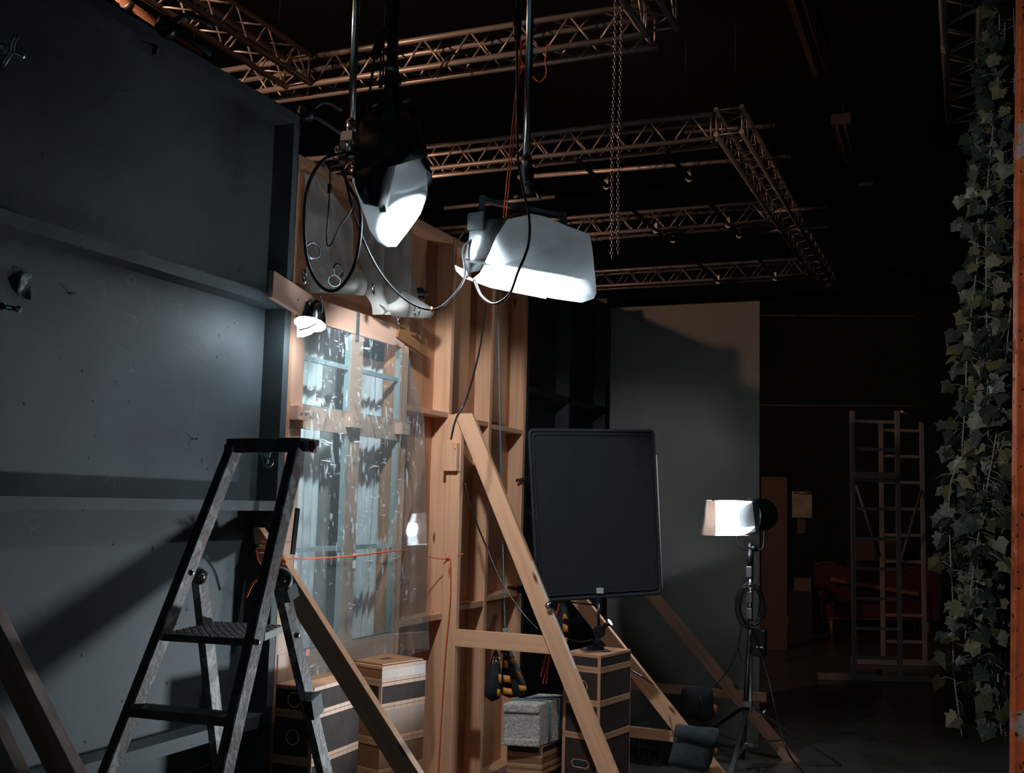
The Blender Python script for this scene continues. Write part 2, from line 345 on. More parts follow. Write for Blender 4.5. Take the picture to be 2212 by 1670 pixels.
def leaf_mat():
    m = bpy.data.materials.new('ivy_leaf'); m.use_nodes = True; nt = m.node_tree; L = nt.links; b = nt.nodes['Principled BSDF']
    g = node(nt, 'ShaderNodeNewGeometry'); r = node(nt, 'ShaderNodeValToRGB'); r.color_ramp.interpolation = 'LINEAR'
    e = r.color_ramp.elements; e[0].position = 0; e[0].color = (.022, .032, .028, 1); e[1].position = 1; e[1].color = (.24, .25, .22, 1)
    for p, c in ((.45, (.038, .048, .034, 1)), (.72, (.085, .082, .034, 1)), (.88, (.13, .125, .06, 1))):
        x = e.new(p); x.color = c
    L.new(g.outputs['Random Per Island'], r.inputs['Fac']); L.new(r.outputs['Color'], b.inputs['Base Color']); b.inputs['Roughness'].default_value = .5
    tc = node(nt, 'ShaderNodeTexCoord'); n = node(nt, 'ShaderNodeTexNoise'); n.inputs['Scale'].default_value = 120; L.new(tc.outputs['Object'], n.inputs['Vector'])
    bp = node(nt, 'ShaderNodeBump'); bp.inputs['Strength'].default_value = .5; bp.inputs['Distance'].default_value = .004; L.new(n.outputs['Fac'], bp.inputs['Height']); L.new(bp.outputs['Normal'], b.inputs['Normal'])
    return m
LEAF = leaf_mat()
STEM = mat('ivy_stem', (.24, .25, .22), .6)

# ------------------------------------------------------------------ the hall
struct(MB().span((-14, -5, -.1), (9, 21, 0)).build('floor', FLOORM))
struct(MB().span((-14, 20.0, 0), (9, 20.2, 8)).build('wall_back', WALLM))
struct(MB().span((7.0, -5, 0), (7.2, 20, 8)).build('wall_right', WALLM))
struct(MB().span((-14.2, -5, 0), (-14, 20, 8)).build('wall_left', WALLM))
struct(MB().span((-14, -5, 8), (9, 21, 8.2)).build('ceiling', CEILM))
XF, XP = -3.0, -3.115        # front edges of the flats' timbers / face of their panels
WT = 3.74; wood_top = 3.55
# ---- black painted flat on the left
t = thing('set_flat', 'long black painted set flat with three cross rails, on the left behind the step ladder', 'set flat', (-3.06, 3.0, 0))
Y0, Y1 = 1.1, 4.345
MB().span((XP - .012, Y0, 0), (XP, Y1, WT)).build('panel', PAINT, t)
for y in (Y0, Y1 - .045): MB().span((XP, y, 0), (XF, y + .045, WT)).build('stile', PAINT, t)
for z, hgt in ((.02, .05), (.835, .055), (1.815, .045), (2.775, .05), (WT - .05, .05)):
    MB().span((XP, Y0 + .045, z), (XF, Y1 - .045, z + hgt)).build('rail', PAINT, t)
# ---- wooden flat with the window
def Yat(px, X=XF): return onX(px, 1000, X).y
t = thing('window_flat', 'pale plywood set flat with a four-light window, behind the clear acrylic sheet', 'set flat', (-3.06, 4.9, 0))
yA, yB = 4.35, 5.50
o1, o2 = (Yat(647), Yat(749)), (Yat(775), Yat(858))
for a, b, c, d in ((yA, yB, 0, 1.0), (yA, yB, 2.86, wood_top), (yA, o1[0] - .03, 1.0, 2.86), (o2[1] + .03, yB, 1.0, 2.86)):
    MB().span((XP - .012, a, c), (XP, b, d), 2).build('panel', PLYPINK if d < 2 else PLY, t)
for y in (yA, yB - .02): MB().span((XP, y, 0), (XF, y + .02, wood_top), 2).build('stile', EDGE, t)
MB().span((XP, yA + .02, wood_top - .045), (XF, yB - .02, wood_top)).build('top_rail', EDGE, t)
wf = MB()
for a, b, c, d in ((yA + .02, o1[0], 1.0, 2.86), (o1[1], o2[0], 1.0, 2.86), (o2[1], yB - .02, 1.0, 2.86)):
    wf.span((XF - .02, a, c), (XF, b, d), 2)
wfo = wf.build('window_frame', PLYPINK, t)
for z0, z1 in ((.95, 1.145), (2.215, 2.335), (2.75, 2.87)):
    MB().span((XF - .018, yA + .02, z0), (XF + .004, yB - .02, z1), 1).build('window_rail', PLYPINK, t)
for (a, b) in (o1, o2):
    for z in (2.565, 1.625):
        MB().span((XF - .03, a, z - .012), (XF - .008, b, z + .012)).build('glazing_bar', mat('pale_blue_paint', (.38, .45, .455), .5) if not bpy.data.materials.get('pale_blue_paint') else bpy.data.materials['pale_blue_paint'], t)
    for z0, z1 in ((1.145, 2.215), (2.335, 2.75)):
        MB().span((XF - .034, b - .006, z0), (XF - .004, b + .004, z1)).build('reveal', bpy.data.materials['pale_blue_paint'], t)
        MB().span((XF - .034, a, z0 - .004), (XF + .005, b, z0)).build('reveal', bpy.data.materials['pale_blue_paint'], t)
for px in (632, 752, 858):
    y = Yat(px); bl = MB().span((XF, y - .05, 2.25), (XF + .05, y + .045, 2.315)).build('retaining_block', PLYPINK, t)
    for dy in (-.02, .02): MB().lathe([(.005, 0), (.005, .003)], (XF + .05, y + dy, 2.28), (1, 0, 0), 8).build('screw', STEEL, bl)
# ---- wooden flat right of the window
t = thing('stud_flat', 'bare wooden set flat with open studs and short battens, right of the window', 'set flat', (-3.06, 6.5, 0))
yC, yD = 5.505, 7.375
MB().span((XP - .012, yC, 0), (XP, yD, wood_top), 2).build('panel', PLY, t)
studs = (yC, 6.10, 6.72, yD - .04)
for y in studs: MB().span((XP, y, 0), (XF, y + .04, wood_top), 2).build('stud', PINE, t)
for i in range(3):
    for z, hh in ((2.40 - .01 * i, .03), (1.16 + .03 * i, .035), (.02, .05), (wood_top - .045, .045)):
        MB().span((XP, studs[i] + .04, z), (XF - .005, studs[i + 1], z + hh), 1).build('batten', PINE, t)
for z in (1.2, 2.35):
    MB().lathe([(.004, 0), (.004, .003)], (XP + .05, 6.10 - .001, z), (0, -1, 0), 8).build('screw', STEEL, t)
# ---- black flat further on, behind the framed flag
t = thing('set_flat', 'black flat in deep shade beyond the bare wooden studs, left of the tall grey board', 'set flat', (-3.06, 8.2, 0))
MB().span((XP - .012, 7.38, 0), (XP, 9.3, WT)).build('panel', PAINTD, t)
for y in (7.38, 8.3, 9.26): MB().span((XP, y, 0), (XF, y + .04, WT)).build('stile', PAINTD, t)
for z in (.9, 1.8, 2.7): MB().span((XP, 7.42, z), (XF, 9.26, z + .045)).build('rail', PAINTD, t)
# ---- tall grey board
b0 = onY(1321, 660, 8.98); b1 = onY(1641, 650, 8.98)
t = tag(MB().span((b0.x, 8.98, 0), (b1.x, 9.02, b1.z)).build('tall_board', GREYB), 'tall plain grey board standing upright behind the lamp stand', 'board')
# ---- plywood offcut screwed to the rail, gusset on the wall
q = [onX(589, 642, -2.955), onX(592, 584, -2.955), onX(675, 638, -2.955), onX(669, 691, -2.955)]
t = thing('plywood_offcut', 'pale plywood offcut fixed slantwise to the upper black rail beside the window', 'wood offcut', q[0])
nrm = -FW
MB().prism(q, (-.028, 0, 0)).build('board', PLYPINK, t, bevel=.002)
for px, py in ((643, 648), (657, 652)): MB().lathe([(.005, 0), (.005, .002)], onX(px, py, -2.955), (1, 0, 0), 8).build('screw', STEEL, t)
q = [onX(a, b, XF) for a, b in ((853, 728), (858, 705), (917, 733), (915, 771))]
t = thing('plywood_gusset', 'brown plywood gusset nailed over the top right window corner', 'wood offcut', q[0])
MB().prism(q, (.02, 0, 0)).build('board', MAPLE, t)
MB().lathe([(.004, 0), (.004, .05)], onX(889, 724, XF + .02), (1, 0, .3), 8).build('nail', CHROME, t)
# ---- acrylic sheet
q = [V((-2.860, 4.37, 1.035)), V((-2.860, 5.66, 1.035)), V((-2.945, 5.66, 2.36)), V((-2.970, 5.47, 2.745)), V((-2.969, 4.42, 2.735))]
t = thing('acrylic_sheet', 'scratched clear acrylic sheet leaning over the window, standing on the apple boxes', 'clear sheet', q[0])
MB().prism(q, (-.004, 0, 0)).build('sheet', GLASS, t)
MB().span((-2.880, Yat(677, -2.88), 1.145), (-2.876, Yat(685, -2.88), 1.175)).build('tape', ORANGE, t)['label'] = 'small red tape mark on the sheet'
for px in (637, 765): 
    p = onX(px, 1208, -2.888); MB().span(p + V((0, -.012, -.045)), p + V((.004, .012, .03))).build('tape', WHITEP, t)
p = onX(638, 1148, -2.905); p2 = onX(643, 1100, -2.905)
MB().beam(onX(632, 1198, -2.885), onX(643, 1098, -2.885), .008, .03, (0, 1, 0)).build('edge_strip', BLACKMET, t)

# ------------------------------------------------------------------ curtains
def hang(name, label, cat, corners, X, folds, amp, mt=VOILE, group=None, n=48, m=24, seed=0, sag=0.0):
    """corners: top-left, top-right, bottom-right, bottom-left as (y,z)"""
    tl, tr, br, bl = corners; P = []
    for i in range(n + 1):
        u = i / n; row = []
        for j in range(m + 1):
            v = j / m
            y = (tl[0] * (1 - u) + tr[0] * u) * (1 - v) + (bl[0] * (1 - u) + br[0] * u) * v
            z = (tl[1] * (1 - u) + tr[1] * u) * (1 - v) + (bl[1] * (1 - u) + br[1] * u) * v
            ph = u * folds * 2 * math.pi + seed
            x = X + amp * math.sin(ph + .6 * math.sin(v * 3 + seed)) * (.6 + .4 * v) + amp * .5 * noise.noise(V((u * 4 + seed, v * 3, seed)))
            z += sag * math.sin(u * math.pi) * (v - .0) * .3 * math.sin(u * 9 + seed)
            row.append(V((x, y + amp * .5 * math.cos(ph * 1.3 + seed), z)))
        P.append(row)
    mb = MB().grid(P)
    o = mb.build(name, mt)
    return tag(o, label, cat, 'sheer curtains behind the window')
# inside the window, behind the frame
zb, zt = .9, 2.83
hang('window_curtain', 'narrow white sheer curtain hanging at the far left behind the window', 'curtain', ((Yat(634, -3.17), zt), (Yat(684, -3.17), zt), (Yat(684, -3.17), zb), (Yat(634, -3.17), zb)), -3.17, 3, .02, seed=1)
hang('window_curtain', 'greyish sheer curtain strip with wavy grain behind the left window lights', 'curtain', ((Yat(682, -3.19), zt), (Yat(722, -3.19), zt), (Yat(719, -3.19), zb), (Yat(680, -3.19), zb)), -3.19, 1.5, .01, thin_mat('grey_sheer', (.42, .39, .36), .2, .05), seed=2)
hang('window_curtain', 'white pleated sheer curtain behind the right window lights', 'curtain', ((Yat(776, -3.17), 2.68), (Yat(846, -3.17), 2.68), (Yat(848, -3.17), zb), (Yat(774, -3.17), zb)), -3.17, 5, .022, seed=3)
hang('window_curtain', 'thin grey sheer edge of curtain beside the right window reveal', 'curtain', ((Yat(844, -3.2), zt), (Yat(868, -3.2), zt), (Yat(868, -3.2), zb), (Yat(846, -3.2), zb)), -3.2, 1.5, .01, bpy.data.materials['grey_sheer'], seed=4)

def bundle(outline, D0, bulge, n=7, wr=.02, seed=0, back=.5):
    """puffed closed cloth/paper body over a star shaped outline; outline = [(px,py)]"""
    pts = [at(x, y, D0) for x, y in outline]; N = len(pts)
    # refine outline
    ref = []
    for i in range(N):
        a, b = pts[i], pts[(i + 1) % N]
        for k in range(4): ref.append(a.lerp(b, k / 4))
    c = sum(ref, V()) / len(ref); mb = MB(); M = len(ref)
    for side, amt in ((-1, bulge), (1, bulge * back)):
        P = []
        for i in range(M):
            row = []
            for k in range(n + 1):
                s = k / n; p = c.lerp(ref[i], s)
                d = amt * math.sqrt(max(0, 1 - s * s)) * (1 + .0)
                nz = noise.noise(p * 9 + V((seed, 0, 0))) * wr * (1 - s ** 6)
                row.append(p + FW * side * (d + nz))
            P.append(row)
        mb.grid(P, True, True)
    return mb, c
# bunched eyelet curtains hung over the wall top, above the window
def curtain_top(name, label, outline, X0, eyelets, seed):
    pts = [onX(x, y, X0) for x, y in outline]; top_n = len(pts) // 2
    L = pts[:top_n]; Rr = pts[top_n:][::-1]; P = []; n = 36
    def samp(A, v):
        f = v * (len(A) - 1); i = min(int(f), len(A) - 2); return A[i].lerp(A[i + 1], f - i)
    for i in range(n + 1):
        u = i / n; row = []
        for j in range(29):
            v = j / 28; p = samp(L, v).lerp(samp(Rr, v), u)
            p.x += .03 * math.sin(u * 13 + seed + v * 1.5) * (.25 + v * .75) + .05 * noise.noise(V((u * 5, v * 4, seed))) + .035 * v
            row.append(p)
        P.append(row)
    t = thing(name, label, 'curtain', pts[0]); MB().grid(P).build('cloth', SHEER, t)
    # folded over hem
    P2 = []
    for i in range(n + 1):
        u = i / n; row = []
        for j in range(9):
            v = 1 - .22 * j / 8 * (.8 + .3 * math.sin(u * 7 + seed)); p = samp(L, v).lerp(samp(Rr, v), .04 + u * .9)
            p.x += .075 + .02 * math.sin(u * 11 + seed) + .03 * math.sin(j / 8 * math.pi)
            row.append(p)
        P2.append(row)
    MB().grid(P2).build('turned_up_hem', SHEER, t)
    for ex, ey, r, tilt in eyelets:
        c = onX(ex, ey, X0 + .15); ring(MB(), c, V((1, tilt, .1)), r, .006, 24).build('eyelet', CHROME, t)
    return t
curtain_top('eyelet_curtain', 'bunched white eyelet curtain at the left, seen through the big cable loop',
            [(656, 372), (650, 450), (645, 560), (650, 632), (770, 640), (757, 560), (745, 470), (700, 388)], -3.0,
            [(677, 542, .038, -.6), (730, 585, .034, -.1), (658, 597, .030, .9), (722, 607, .03, -1.0)], 1)
curtain_top('eyelet_curtain', 'bunched white eyelet curtain hanging behind the left hanging lamp, hem rolled at lower right',
            [(772, 430), (780, 530), (782, 620), (800, 680), (907, 690), (893, 600), (880, 500), (862, 440)], -2.99,
            [(806, 627, .032, .5), (900, 672, .03, 1.5), (861, 692, .018, .4)], 4)
MB().span((onX(788, 612, -2.93)) + V((0, -.008, -.03)), onX(792, 636, -2.93) + V((.003, .012, .03))).build('red_tag', REDM).name = 'red_tag'
tag(bpy.data.objects['red_tag'], 'narrow red tag on the curtain beside the eyelet', 'tag')

# ------------------------------------------------------------------ trusses
def truss(name, label, p0, p1, group=None, s=.24, r=.025, off=None, dens=.42, lace=True):
    """box truss; p0,p1 = lower near chord ends; off = horizontal side vector"""
    p0 = V(p0); p1 = V(p1); ax = (p1 - p0).normalized(); side = V(off).normalized() * s; up = V((0, 0, s))
    t = thing(name, label, 'truss', (p0 + p1) / 2, group); L = (p1 - p0).length
    for a in (V(), side, up, side + up):
        nj = max(1, round(L / 2)); col = MB().tube([p0 + a, p1 + a], r, 12)
        for k in range(1, nj):
            q = p0 + a + ax * (L * k / nj)
            for d in (-.03, .03): col.tube([q + ax * (d - .012), q + ax * (d + .012)], r + .003, 12)
            for d in (-.05, -.02, .02, .05): col.lathe([(.005, 0), (.005, .012)], q + ax * d - V((0, 0, r + .008)), (0, 0, 1), 6)
        col.build('chord', TRUSS, t)
    lc = MB(); n = max(2, round(L / dens))
    for fa, fb in ((V(), up), (side, side + up), (V(), side), (up, side + up)):
        for k in range(n):
            a = p0 + ax * (L * k / n + .03); b = p0 + ax * (L * (k + .5) / n); c = p0 + ax * (L * (k + 1) / n - .03)
            if fb == side and fa == V(): lc.tube([a + fa, b + fb], .008, 6); lc.tube([b + fb, c + fa], .008, 6)
            else: lc.tube([a + fa, b + fb], .009, 6); lc.tube([b + fb, c + fa], .009, 6)
        for e in (p0 + ax * .02, p1 - ax * .02): lc.tube([e + fa, e + fb], .010, 6)
    lc.build('lacing', TRUSS, t)
    for e in (p0 + ax * .3, p1 - ax * .3): MB().tube([e + side * .5 + up, V(((e + side * .5).x, (e + side * .5).y, 8.0))], .004, 5).build('hanger_wire', BLACKMET, t)
    t['group'] = 'aluminium box trusses of the lighting grid'
    return t
ZT = 5.36
TY = [7.50, 9.92, 13.08, 16.3]
XR = -2.14
TL = ['nearest long truss crossing the top of the picture behind the hanging poles',
      'second long truss from the front, crossing behind the left hanging lamp',
      'third long truss from the front, ending behind the chain',
      'farthest and lowest-looking long truss, just above the tall grey board']
truss('box_truss', TL[0], (-6.75, TY[0], ZT), (XR, TY[0], ZT), off=(0, 1, 0))
truss('box_truss', TL[1], (-8.0, TY[1], ZT), (XR - .05, TY[1], ZT), off=(0, 1, 0))
truss('box_truss', TL[2], (-9.0, TY[2], ZT), (XR - .05, TY[2], ZT), off=(0, 1, 0))
truss('box_truss', TL[3], (-9.0, TY[3], ZT), (XR - .05, TY[3], ZT), off=(0, 1, 0))
truss('box_truss', 'dark truss on the right running away from the second long truss to the last', (XR, TY[1] - .1, ZT), (XR, 17.3, ZT), off=(1, 0, 0))
truss('box_truss', 'truss coming forward overhead from the right end of the nearest long truss', (XR - .02, 4.0, ZT), (XR - .02, TY[0] - .03, ZT), off=(1, 0, 0))
truss('box_truss', 'truss coming forward overhead at the top left, joining the nearest long truss', (-5.32, 3.4, ZT), (-5.32, TY[0] - .03, ZT), off=(1, 0, 0))
truss('box_truss', 'dim truss at the top right behind the ivy', (-.12, 5.0, ZT), (-.12, 10.2, ZT), off=(1, 0, 0), dens=.5)
# pipes of the grid
def along_y(p, ya, yb): return V((p.x, ya, p.z)), V((p.x, yb, p.z))
def pipe(label, p0, p1, r=.024, clamps=(), m=TRUSS, group=None):
    t = thing('grid_pipe', label, 'pipe', (V(p0) + V(p1)) / 2, group or 'thin pipes of the lighting grid'); MB().tube([p0, p1], r, 12).build('tube', m, t)
    for k in clamps:
        c = V(p0).lerp(V(p1), k); ax = (V(p1) - V(p0)).normalized(); mb = MB()
        mb.tube([c - ax * .03, c + ax * .03], r + .014, 12); mb.box(c + V((0, 0, .05)), (.03, .03, .1)); mb.tube([c + V((0, 0, .1)) - ax.orthogonal() * .05, c + V((0, 0, .1)) + ax.orthogonal() * .05], .01, 6)
        mb.build('clamp', STEEL, t)
    return t
pipe('long thin pipe between the second and third trusses, running past the right truss', onY(1120, 383, 11.0), onY(1710, 338, 11.0))
pipe('short pipe end sticking out right of the second truss', onY(1480, 284, 10.3), onY(1675, 271, 10.3))
pipe('short pipe end sticking out right of the third truss', onY(1640, 459, 13.3), onY(1787, 448, 13.3))
pipe('lower pipe end sticking out right below the third truss', onY(1640, 500, 13.6), onY(1788, 489, 13.6))
pipe('left slanting pipe with clamps between the second and third trusses', *along_y(onZ(1352, 440, ZT - .052), TY[1], TY[2] + .3), .024, (.3, .88), BLACKMET)
pipe('right slanting pipe with clamps between the second and third trusses', *along_y(onZ(1526, 430, ZT - .052), TY[1], TY[2] + .3), .024, (.3, .88), BLACKMET)
pipe('left slanting pipe below the third truss, running towards the last truss', *along_y(onZ(1450, 515, ZT - .052), TY[2], TY[3] + .3), .024, (.12, .9), BLACKMET)
pipe('right slanting pipe below the third truss, running towards the last truss', *along_y(onZ(1590, 500, ZT - .052), TY[2], TY[3] + .3), .024, (.12, .9), BLACKMET)
pipe('dim pipe left of the hanging chain, low under the second truss', onY(960, 450, 12.4), onY(1200, 425, 12.4))
pipe('dark pipe at the top left, running beside the forward truss', onZ(255, -5, ZT), onZ(432, 112, ZT), .03, (.1,), DULL)
pipe('pipe end left of the left hanging lamp', onY(660, 345, 8.4), onY(775, 336, 8.4), .026, (.6,))
pipe('lower pipe end left of the left hanging lamp', onY(655, 380, 8.4), onY(775, 368, 8.4), .026, (.3, .9), BLACKMET)
# beams overhead
for (a, b, lb) in ((9.4, 13.2, 'long dark ceiling fixture at the top, nearest of the row above the truss corner'), (15.0, 16.9, 'second ceiling fixture of the row, dimmer and farther back')):
    c = thing('ceiling_fixture', lb, 'ceiling fixture', (-1.55, (a + b) / 2, 7.2)); MB().span((-1.68, a, 7.15), (-1.42, b, 7.3)).build('housing', CARD, c)
    MB().tube([(-1.6, a, 7.12), (-1.6, b, 7.12)], .02).build('tube', CARD, c); MB().tube([(-1.5, a, 7.12), (-1.5, b, 7.12)], .02).build('tube', CARD, c)
    for yy in (a + .3, b - .3): MB().tube([(-1.55, yy, 7.3), (-1.55, yy, 8)], .008).build('hanger', BLACKMET, c)
p = at(1871, 401, 18); tag(MB().box(p, (.24, .2, .06)).build('wall_lamp', STEEL), 'tiny pale fitting high on the far wall right of the trusses', 'fitting')
for (a, b, lb) in ((875, 877, 'thin conduit along the far wall, level with the tops of the rungs'), (680, 684, 'higher thin conduit on the far wall')):
    tag(MB().tube([onY(1500, a, 19.96), onY(1980, b, 19.96)], .02).build('wall_conduit', CARD), lb, 'conduit')

# ------------------------------------------------------------------ chain
cp = at(1327, 555, 7.45); t = thing('chain', 'long doubled steel chain hanging free from the truss', 'chain', cp)
for sgn in (-1, 1):
    mb = MB(); z = cp.z + (.03 if sgn > 0 else 0); i = 0; base = cp + RT * (.022 * sgn)
    while z < 7.98:
        c = V((base.x, base.y, z)); d = RT if i % 2 else FW; L = .017; w = .0095; pts = []
        k_ = (z - cp.z) / 2; c = c + RT * (.012 * sgn * k_ * 0 + .004 * math.sin(z * 4))
        for q in range(10):
            an = 2 * math.pi * q / 10; pts.append(c + d * (w * math.cos(an)) + V((0, 0, L * math.sin(an))))
        mb.tube(pts, .0038, 5, True); z += .026; i += 1
    mb.build('strand', STEEL, t)

# ------------------------------------------------------------------ hanging lamps
def hanging_pole(label, px, ptop, pybot, D, r, m=BLACKMET):
    b = at(px, pybot, D); t = thing('hanging_pole', label, 'pole', (b.x, b.y, b.z)); zt = ZT - .02
    MB().tube([b, (b.x, b.y, zt)], r, 16).build('tube', m, t)
    MB().tube([b - V((0, 0, .0)), b + V((0, 0, .06))], r + .006, 16).build('collar', STEEL, t)
    MB().tube([V((b.x, b.y, zt - .03)), V((b.x, b.y, zt + .03))], r + .02, 12).build('top_clamp', BLACKMET, t)
    return t, b
hanging_pole('thin steel pole hanging left of the left hanging lamp', 758, 0, 285, 5.6, .020, CHROME)
# clamp head under it
b = at(756, 285, 5.6); t = thing('pole_clamp', 'steel pipe clamp at the foot of the thin left pole', 'clamp', b)
mb = MB(); mb.box(b - V((0, 0, .03)), (.07, .07, .05)); mb.tube([b - V((0, 0, .02)), b - V((0, 0, .12))], .018, 10); mb.build('body', STEEL, t)
MB().beam(b + RT * -.035 - V((0, 0, .02)), b + RT * -.035 - V((0, 0, .17)), .03, .012, FW).build('jaw', TRUSS, t)
MB().tube([b + RT * .03 - V((0, 0, .06)), b + RT * .05 - V((0, 0, .15))], .006).build('screw', CHROME, t)
MB().tube([b + RT * -.05 - V((0, 0, .13)), b + RT * .05 - V((0, 0, .13))], .03, 12).build('pipe_stub', BLACKMET, t)
tA, bA = hanging_pole('thick black pole carrying the left hanging lamp', 846, 0, 165, 4.72, .026)
tB, bB = hanging_pole('chromed pole carrying the right hanging lamp', 1137, 0, 365, 5.12, .019, CHROME)

def head(mb, c, ax, prof): mb.lathe(prof, c, ax, 28)
# left lamp -------------------------------------------------------
cA = at(845, 300, 4.78)
t = thing('film_lamp', 'left hanging film lamp, black housing with glowing white paper below', 'film lamp', at(846, 165, 4.72))
sp = at(846, 190, 4.72)
mb = MB(); mb.tube([sp + V((0, 0, .07)), sp - V((0, 0, .10))], .034, 16); mb.tube([sp + V((0, 0, .035)), sp + V((0, 0, .02))], .043, 16); mb.build('spigot', BLACKMET, t)
for s_ in (-1, 1):
    q = sp + RT * (.04 * s_) - V((0, 0, .07)); MB().tube([q, q + RT * (.05 * s_) + V((0, 0, .02 * s_))], .008).build('wing_screw', STEEL, t)
MB().box(sp - V((0, 0, .12)), (.07, .06, .10)).build('bracket', BLACKMET, t, bevel=.01)
dn = (at(866, 430, 4.70) - at(840, 240, 4.80)).normalized()
yk = MB(); ya = at(786, 285, 4.82); yb = at(915, 282, 4.82); ys = sp - V((0, 0, .17))
yk.tube(smooth_path([at(783, 330, 4.84), at(790, 262, 4.83), at(812, 240, 4.8), ys, at(885, 238, 4.8), at(908, 262, 4.83), at(914, 325, 4.84)], 5), .012, 8); yk.build('yoke', BLACKMET, t)
MB().lathe([(.09, 0), (.125, .02), (.135, .10), (.14, .22), (.15, .30), (.155, .30), (.155, .33), (.150, .33)], at(842, 258, 4.86), dn, 32, False).build('housing', BLACKMET, t)
MB().lathe([(.001, 0), (.09, .002)], at(842, 258, 4.86), dn, 32, False).build('back_plate', BLACKMET, t)
def petal(px_pts, D, curve, m, name, parent, thick=.003):
    """curved sheet through columns of px points: rows [(left),(right)]"""
    P = []
    rows = px_pts; n = 16
    for u in range(n + 1):
        s = u / n; row = []
        for (l, r) in rows:
            x = l[0] * (1 - s) + r[0] * s; y = l[1] * (1 - s) + r[1] * s
            row.append(at(x, y, D - curve * math.sin(s * math.pi)))
        P.append(row)
    return MB().grid(P).build(name, m, parent, thick=thick)
FOIL = mat('black_foil', (.022, .024, .024), .45, .2, bump=.6, bscale=14)
petal([((778, 262), (905, 250)), ((768, 320), (921, 320)), ((762, 384), (922, 338))], 4.66, .16, FOIL, 'black_wrap', t)
petal([((764, 370), (858, 345)), ((768, 400), (852, 365)), ((775, 420), (845, 410)), ((786, 440), (835, 452))], 4.56, .10, FOIL, 'barn_door', t)
MB().prism([at(818, 443, 4.52), at(831, 443, 4.52), at(834, 457, 4.52), at(820, 458, 4.52)], FW * .02).build('label_clip', WHITEP, t)
paperA = [(760, 388), (775, 430), (798, 495), (815, 522), (835, 534), (856, 533), (880, 502), (908, 463), (924, 420), (921, 365), (914, 338), (890, 339), (862, 341), (830, 360), (790, 380)]
mb, _ = bundle(paperA, 4.72, .17, wr=.012, seed=3, back=.9); mb.build('diffusion_paper', PAPERA, t)
light('lamp_left', 'SPOT', LA + V((0, 0, .03)), 260, COOL, .045, (-2.5, 6.4, 1.0), spot_size=R(86), spot_blend=.3)
# right lamp ------------------------------------------------------
t = thing('film_lamp', 'right hanging film lamp wrapped in a wide sheet of crumpled white paper', 'film lamp', at(1137, 365, 5.12))
sb = at(1141, 400, 5.12)
mb = MB(); mb.tube([sb + V((0, 0, .09)), sb - V((0, 0, .05))], .026, 16); mb.tube([sb + V((0, 0, .02)), sb - V((0, 0, .0))], .033, 16); mb.build('spigot', BLACKMET, t)
MB().beam(at(1129, 360, 5.10), at(1131, 405, 5.10), .02, .018, RT).build('receiver', TRUSS, t)
for a, b_ in (((1128, 418), (1110, 426)), ((1158, 412), (1166, 432))): MB().tube([at(*a, 5.1), at(*b_, 5.08)], .008).build('wing_screw', STEEL, t)
MB().beam(at(1042, 432, 5.3), at(1215, 468, 5.3), .045, .022).build('yoke', BLACKMET, t)
MB().beam(at(1042, 424, 5.3), at(1040, 500, 5.3), .045, .03, RT).build('yoke_arm', BLACKMET, t)
MB().beam(at(1216, 460, 5.3), at(1222, 520, 5.3), .045, .03, RT).build('yoke_arm', BLACKMET, t)
bx = (at(1150, 640, 5.0) - at(1120, 490, 5.32)).normalized()
MB().lathe([(.08, 0), (.15, .03), (.17, .1), (.17, .22), (.18, .23)], at(1128, 500, 5.5), bx, 32, False).build('housing', BLACKMET, t)
MB().lathe([(.001, 0), (.08, .0)], at(1128, 500, 5.5), bx, 32, False).build('back_plate', BLACKMET, t)
petal([((1018, 478), (1088, 470)), ((1012, 520), (1075, 510)), ((1003, 560), (1058, 540)), ((998, 592), (1035, 585))], 5.10, .03, FOIL, 'barn_door', t)
MB().box(at(1032, 480, 5.1), (.09, .06, .09)).build('cable_box', CLOTHB, t, bevel=.01)
paperB = [(1018, 605), (1036, 590), (1060, 540), (1072, 510), (1096, 474), (1150, 462), (1178, 468), (1225, 488), (1274, 506), (1280, 540), (1289, 632), (1283, 645), (1256, 654), (1200, 646), (1120, 630), (1060, 618)]
MB().prism([at(1000, 548, 5.28), at(1240, 585, 5.28), at(1235, 600, 4.99), at(1008, 566, 4.99)], (0, 0, .003)).build('barn_door', FOIL, t)  # plate added inside the paper to shade its top and cut upward light
mb, _ = bundle(paperB, 5.08, .16, wr=.018, seed=8, back=1.0); mb.build('diffusion_paper', PAPER, t)
MB().grid([[at(982, 573, 5.02), at(985, 585, 5.0), at(1000, 600, 4.98), at(1060, 622, 4.97), at(1180, 646, 4.96)],
           [at(1013, 586, 5.03), at(1012, 596, 5.02), at(1022, 603, 5.0), at(1070, 618, 4.97), at(1180, 640, 4.96)]]).build('paper_tail', PAPER, t)
light('lamp_right', 'SPOT', at(1105, 585, 5.16), 85, COOL, .03, at(1110, 860, 4.7), spot_size=R(135), spot_blend=.5)
# small lamp behind the offcut -----------------------------------
t = thing('small_lamp', 'small glowing round lamp tucked behind the plywood offcut at the window corner', 'lamp', LC)
MB().lathe([(.03, 0), (.055, .03), (.07, .08), (.075, .12)], at(680, 652, 5.06), (at(668, 715, 5.0) - at(684, 640, 5.06)), 24, False).build('reflector', CHROME, t)
mb, _ = bundle([(642, 668), (690, 672), (697, 690), (690, 708), (672, 722), (655, 728), (642, 728)], 5.05, .05, wr=.008, seed=5); mb.build('diffusion_paper', PAPER, t)
cable([at(692, 640, 5.0), at(696, 665, 5.0), at(690, 690, 4.99), at(670, 706, 4.98), at(645, 713, 4.98)], .004).build('wire_guard', STEEL, t)
light('lamp_small', 'POINT', at(668, 702, 5.05), 14, COOL, .03)

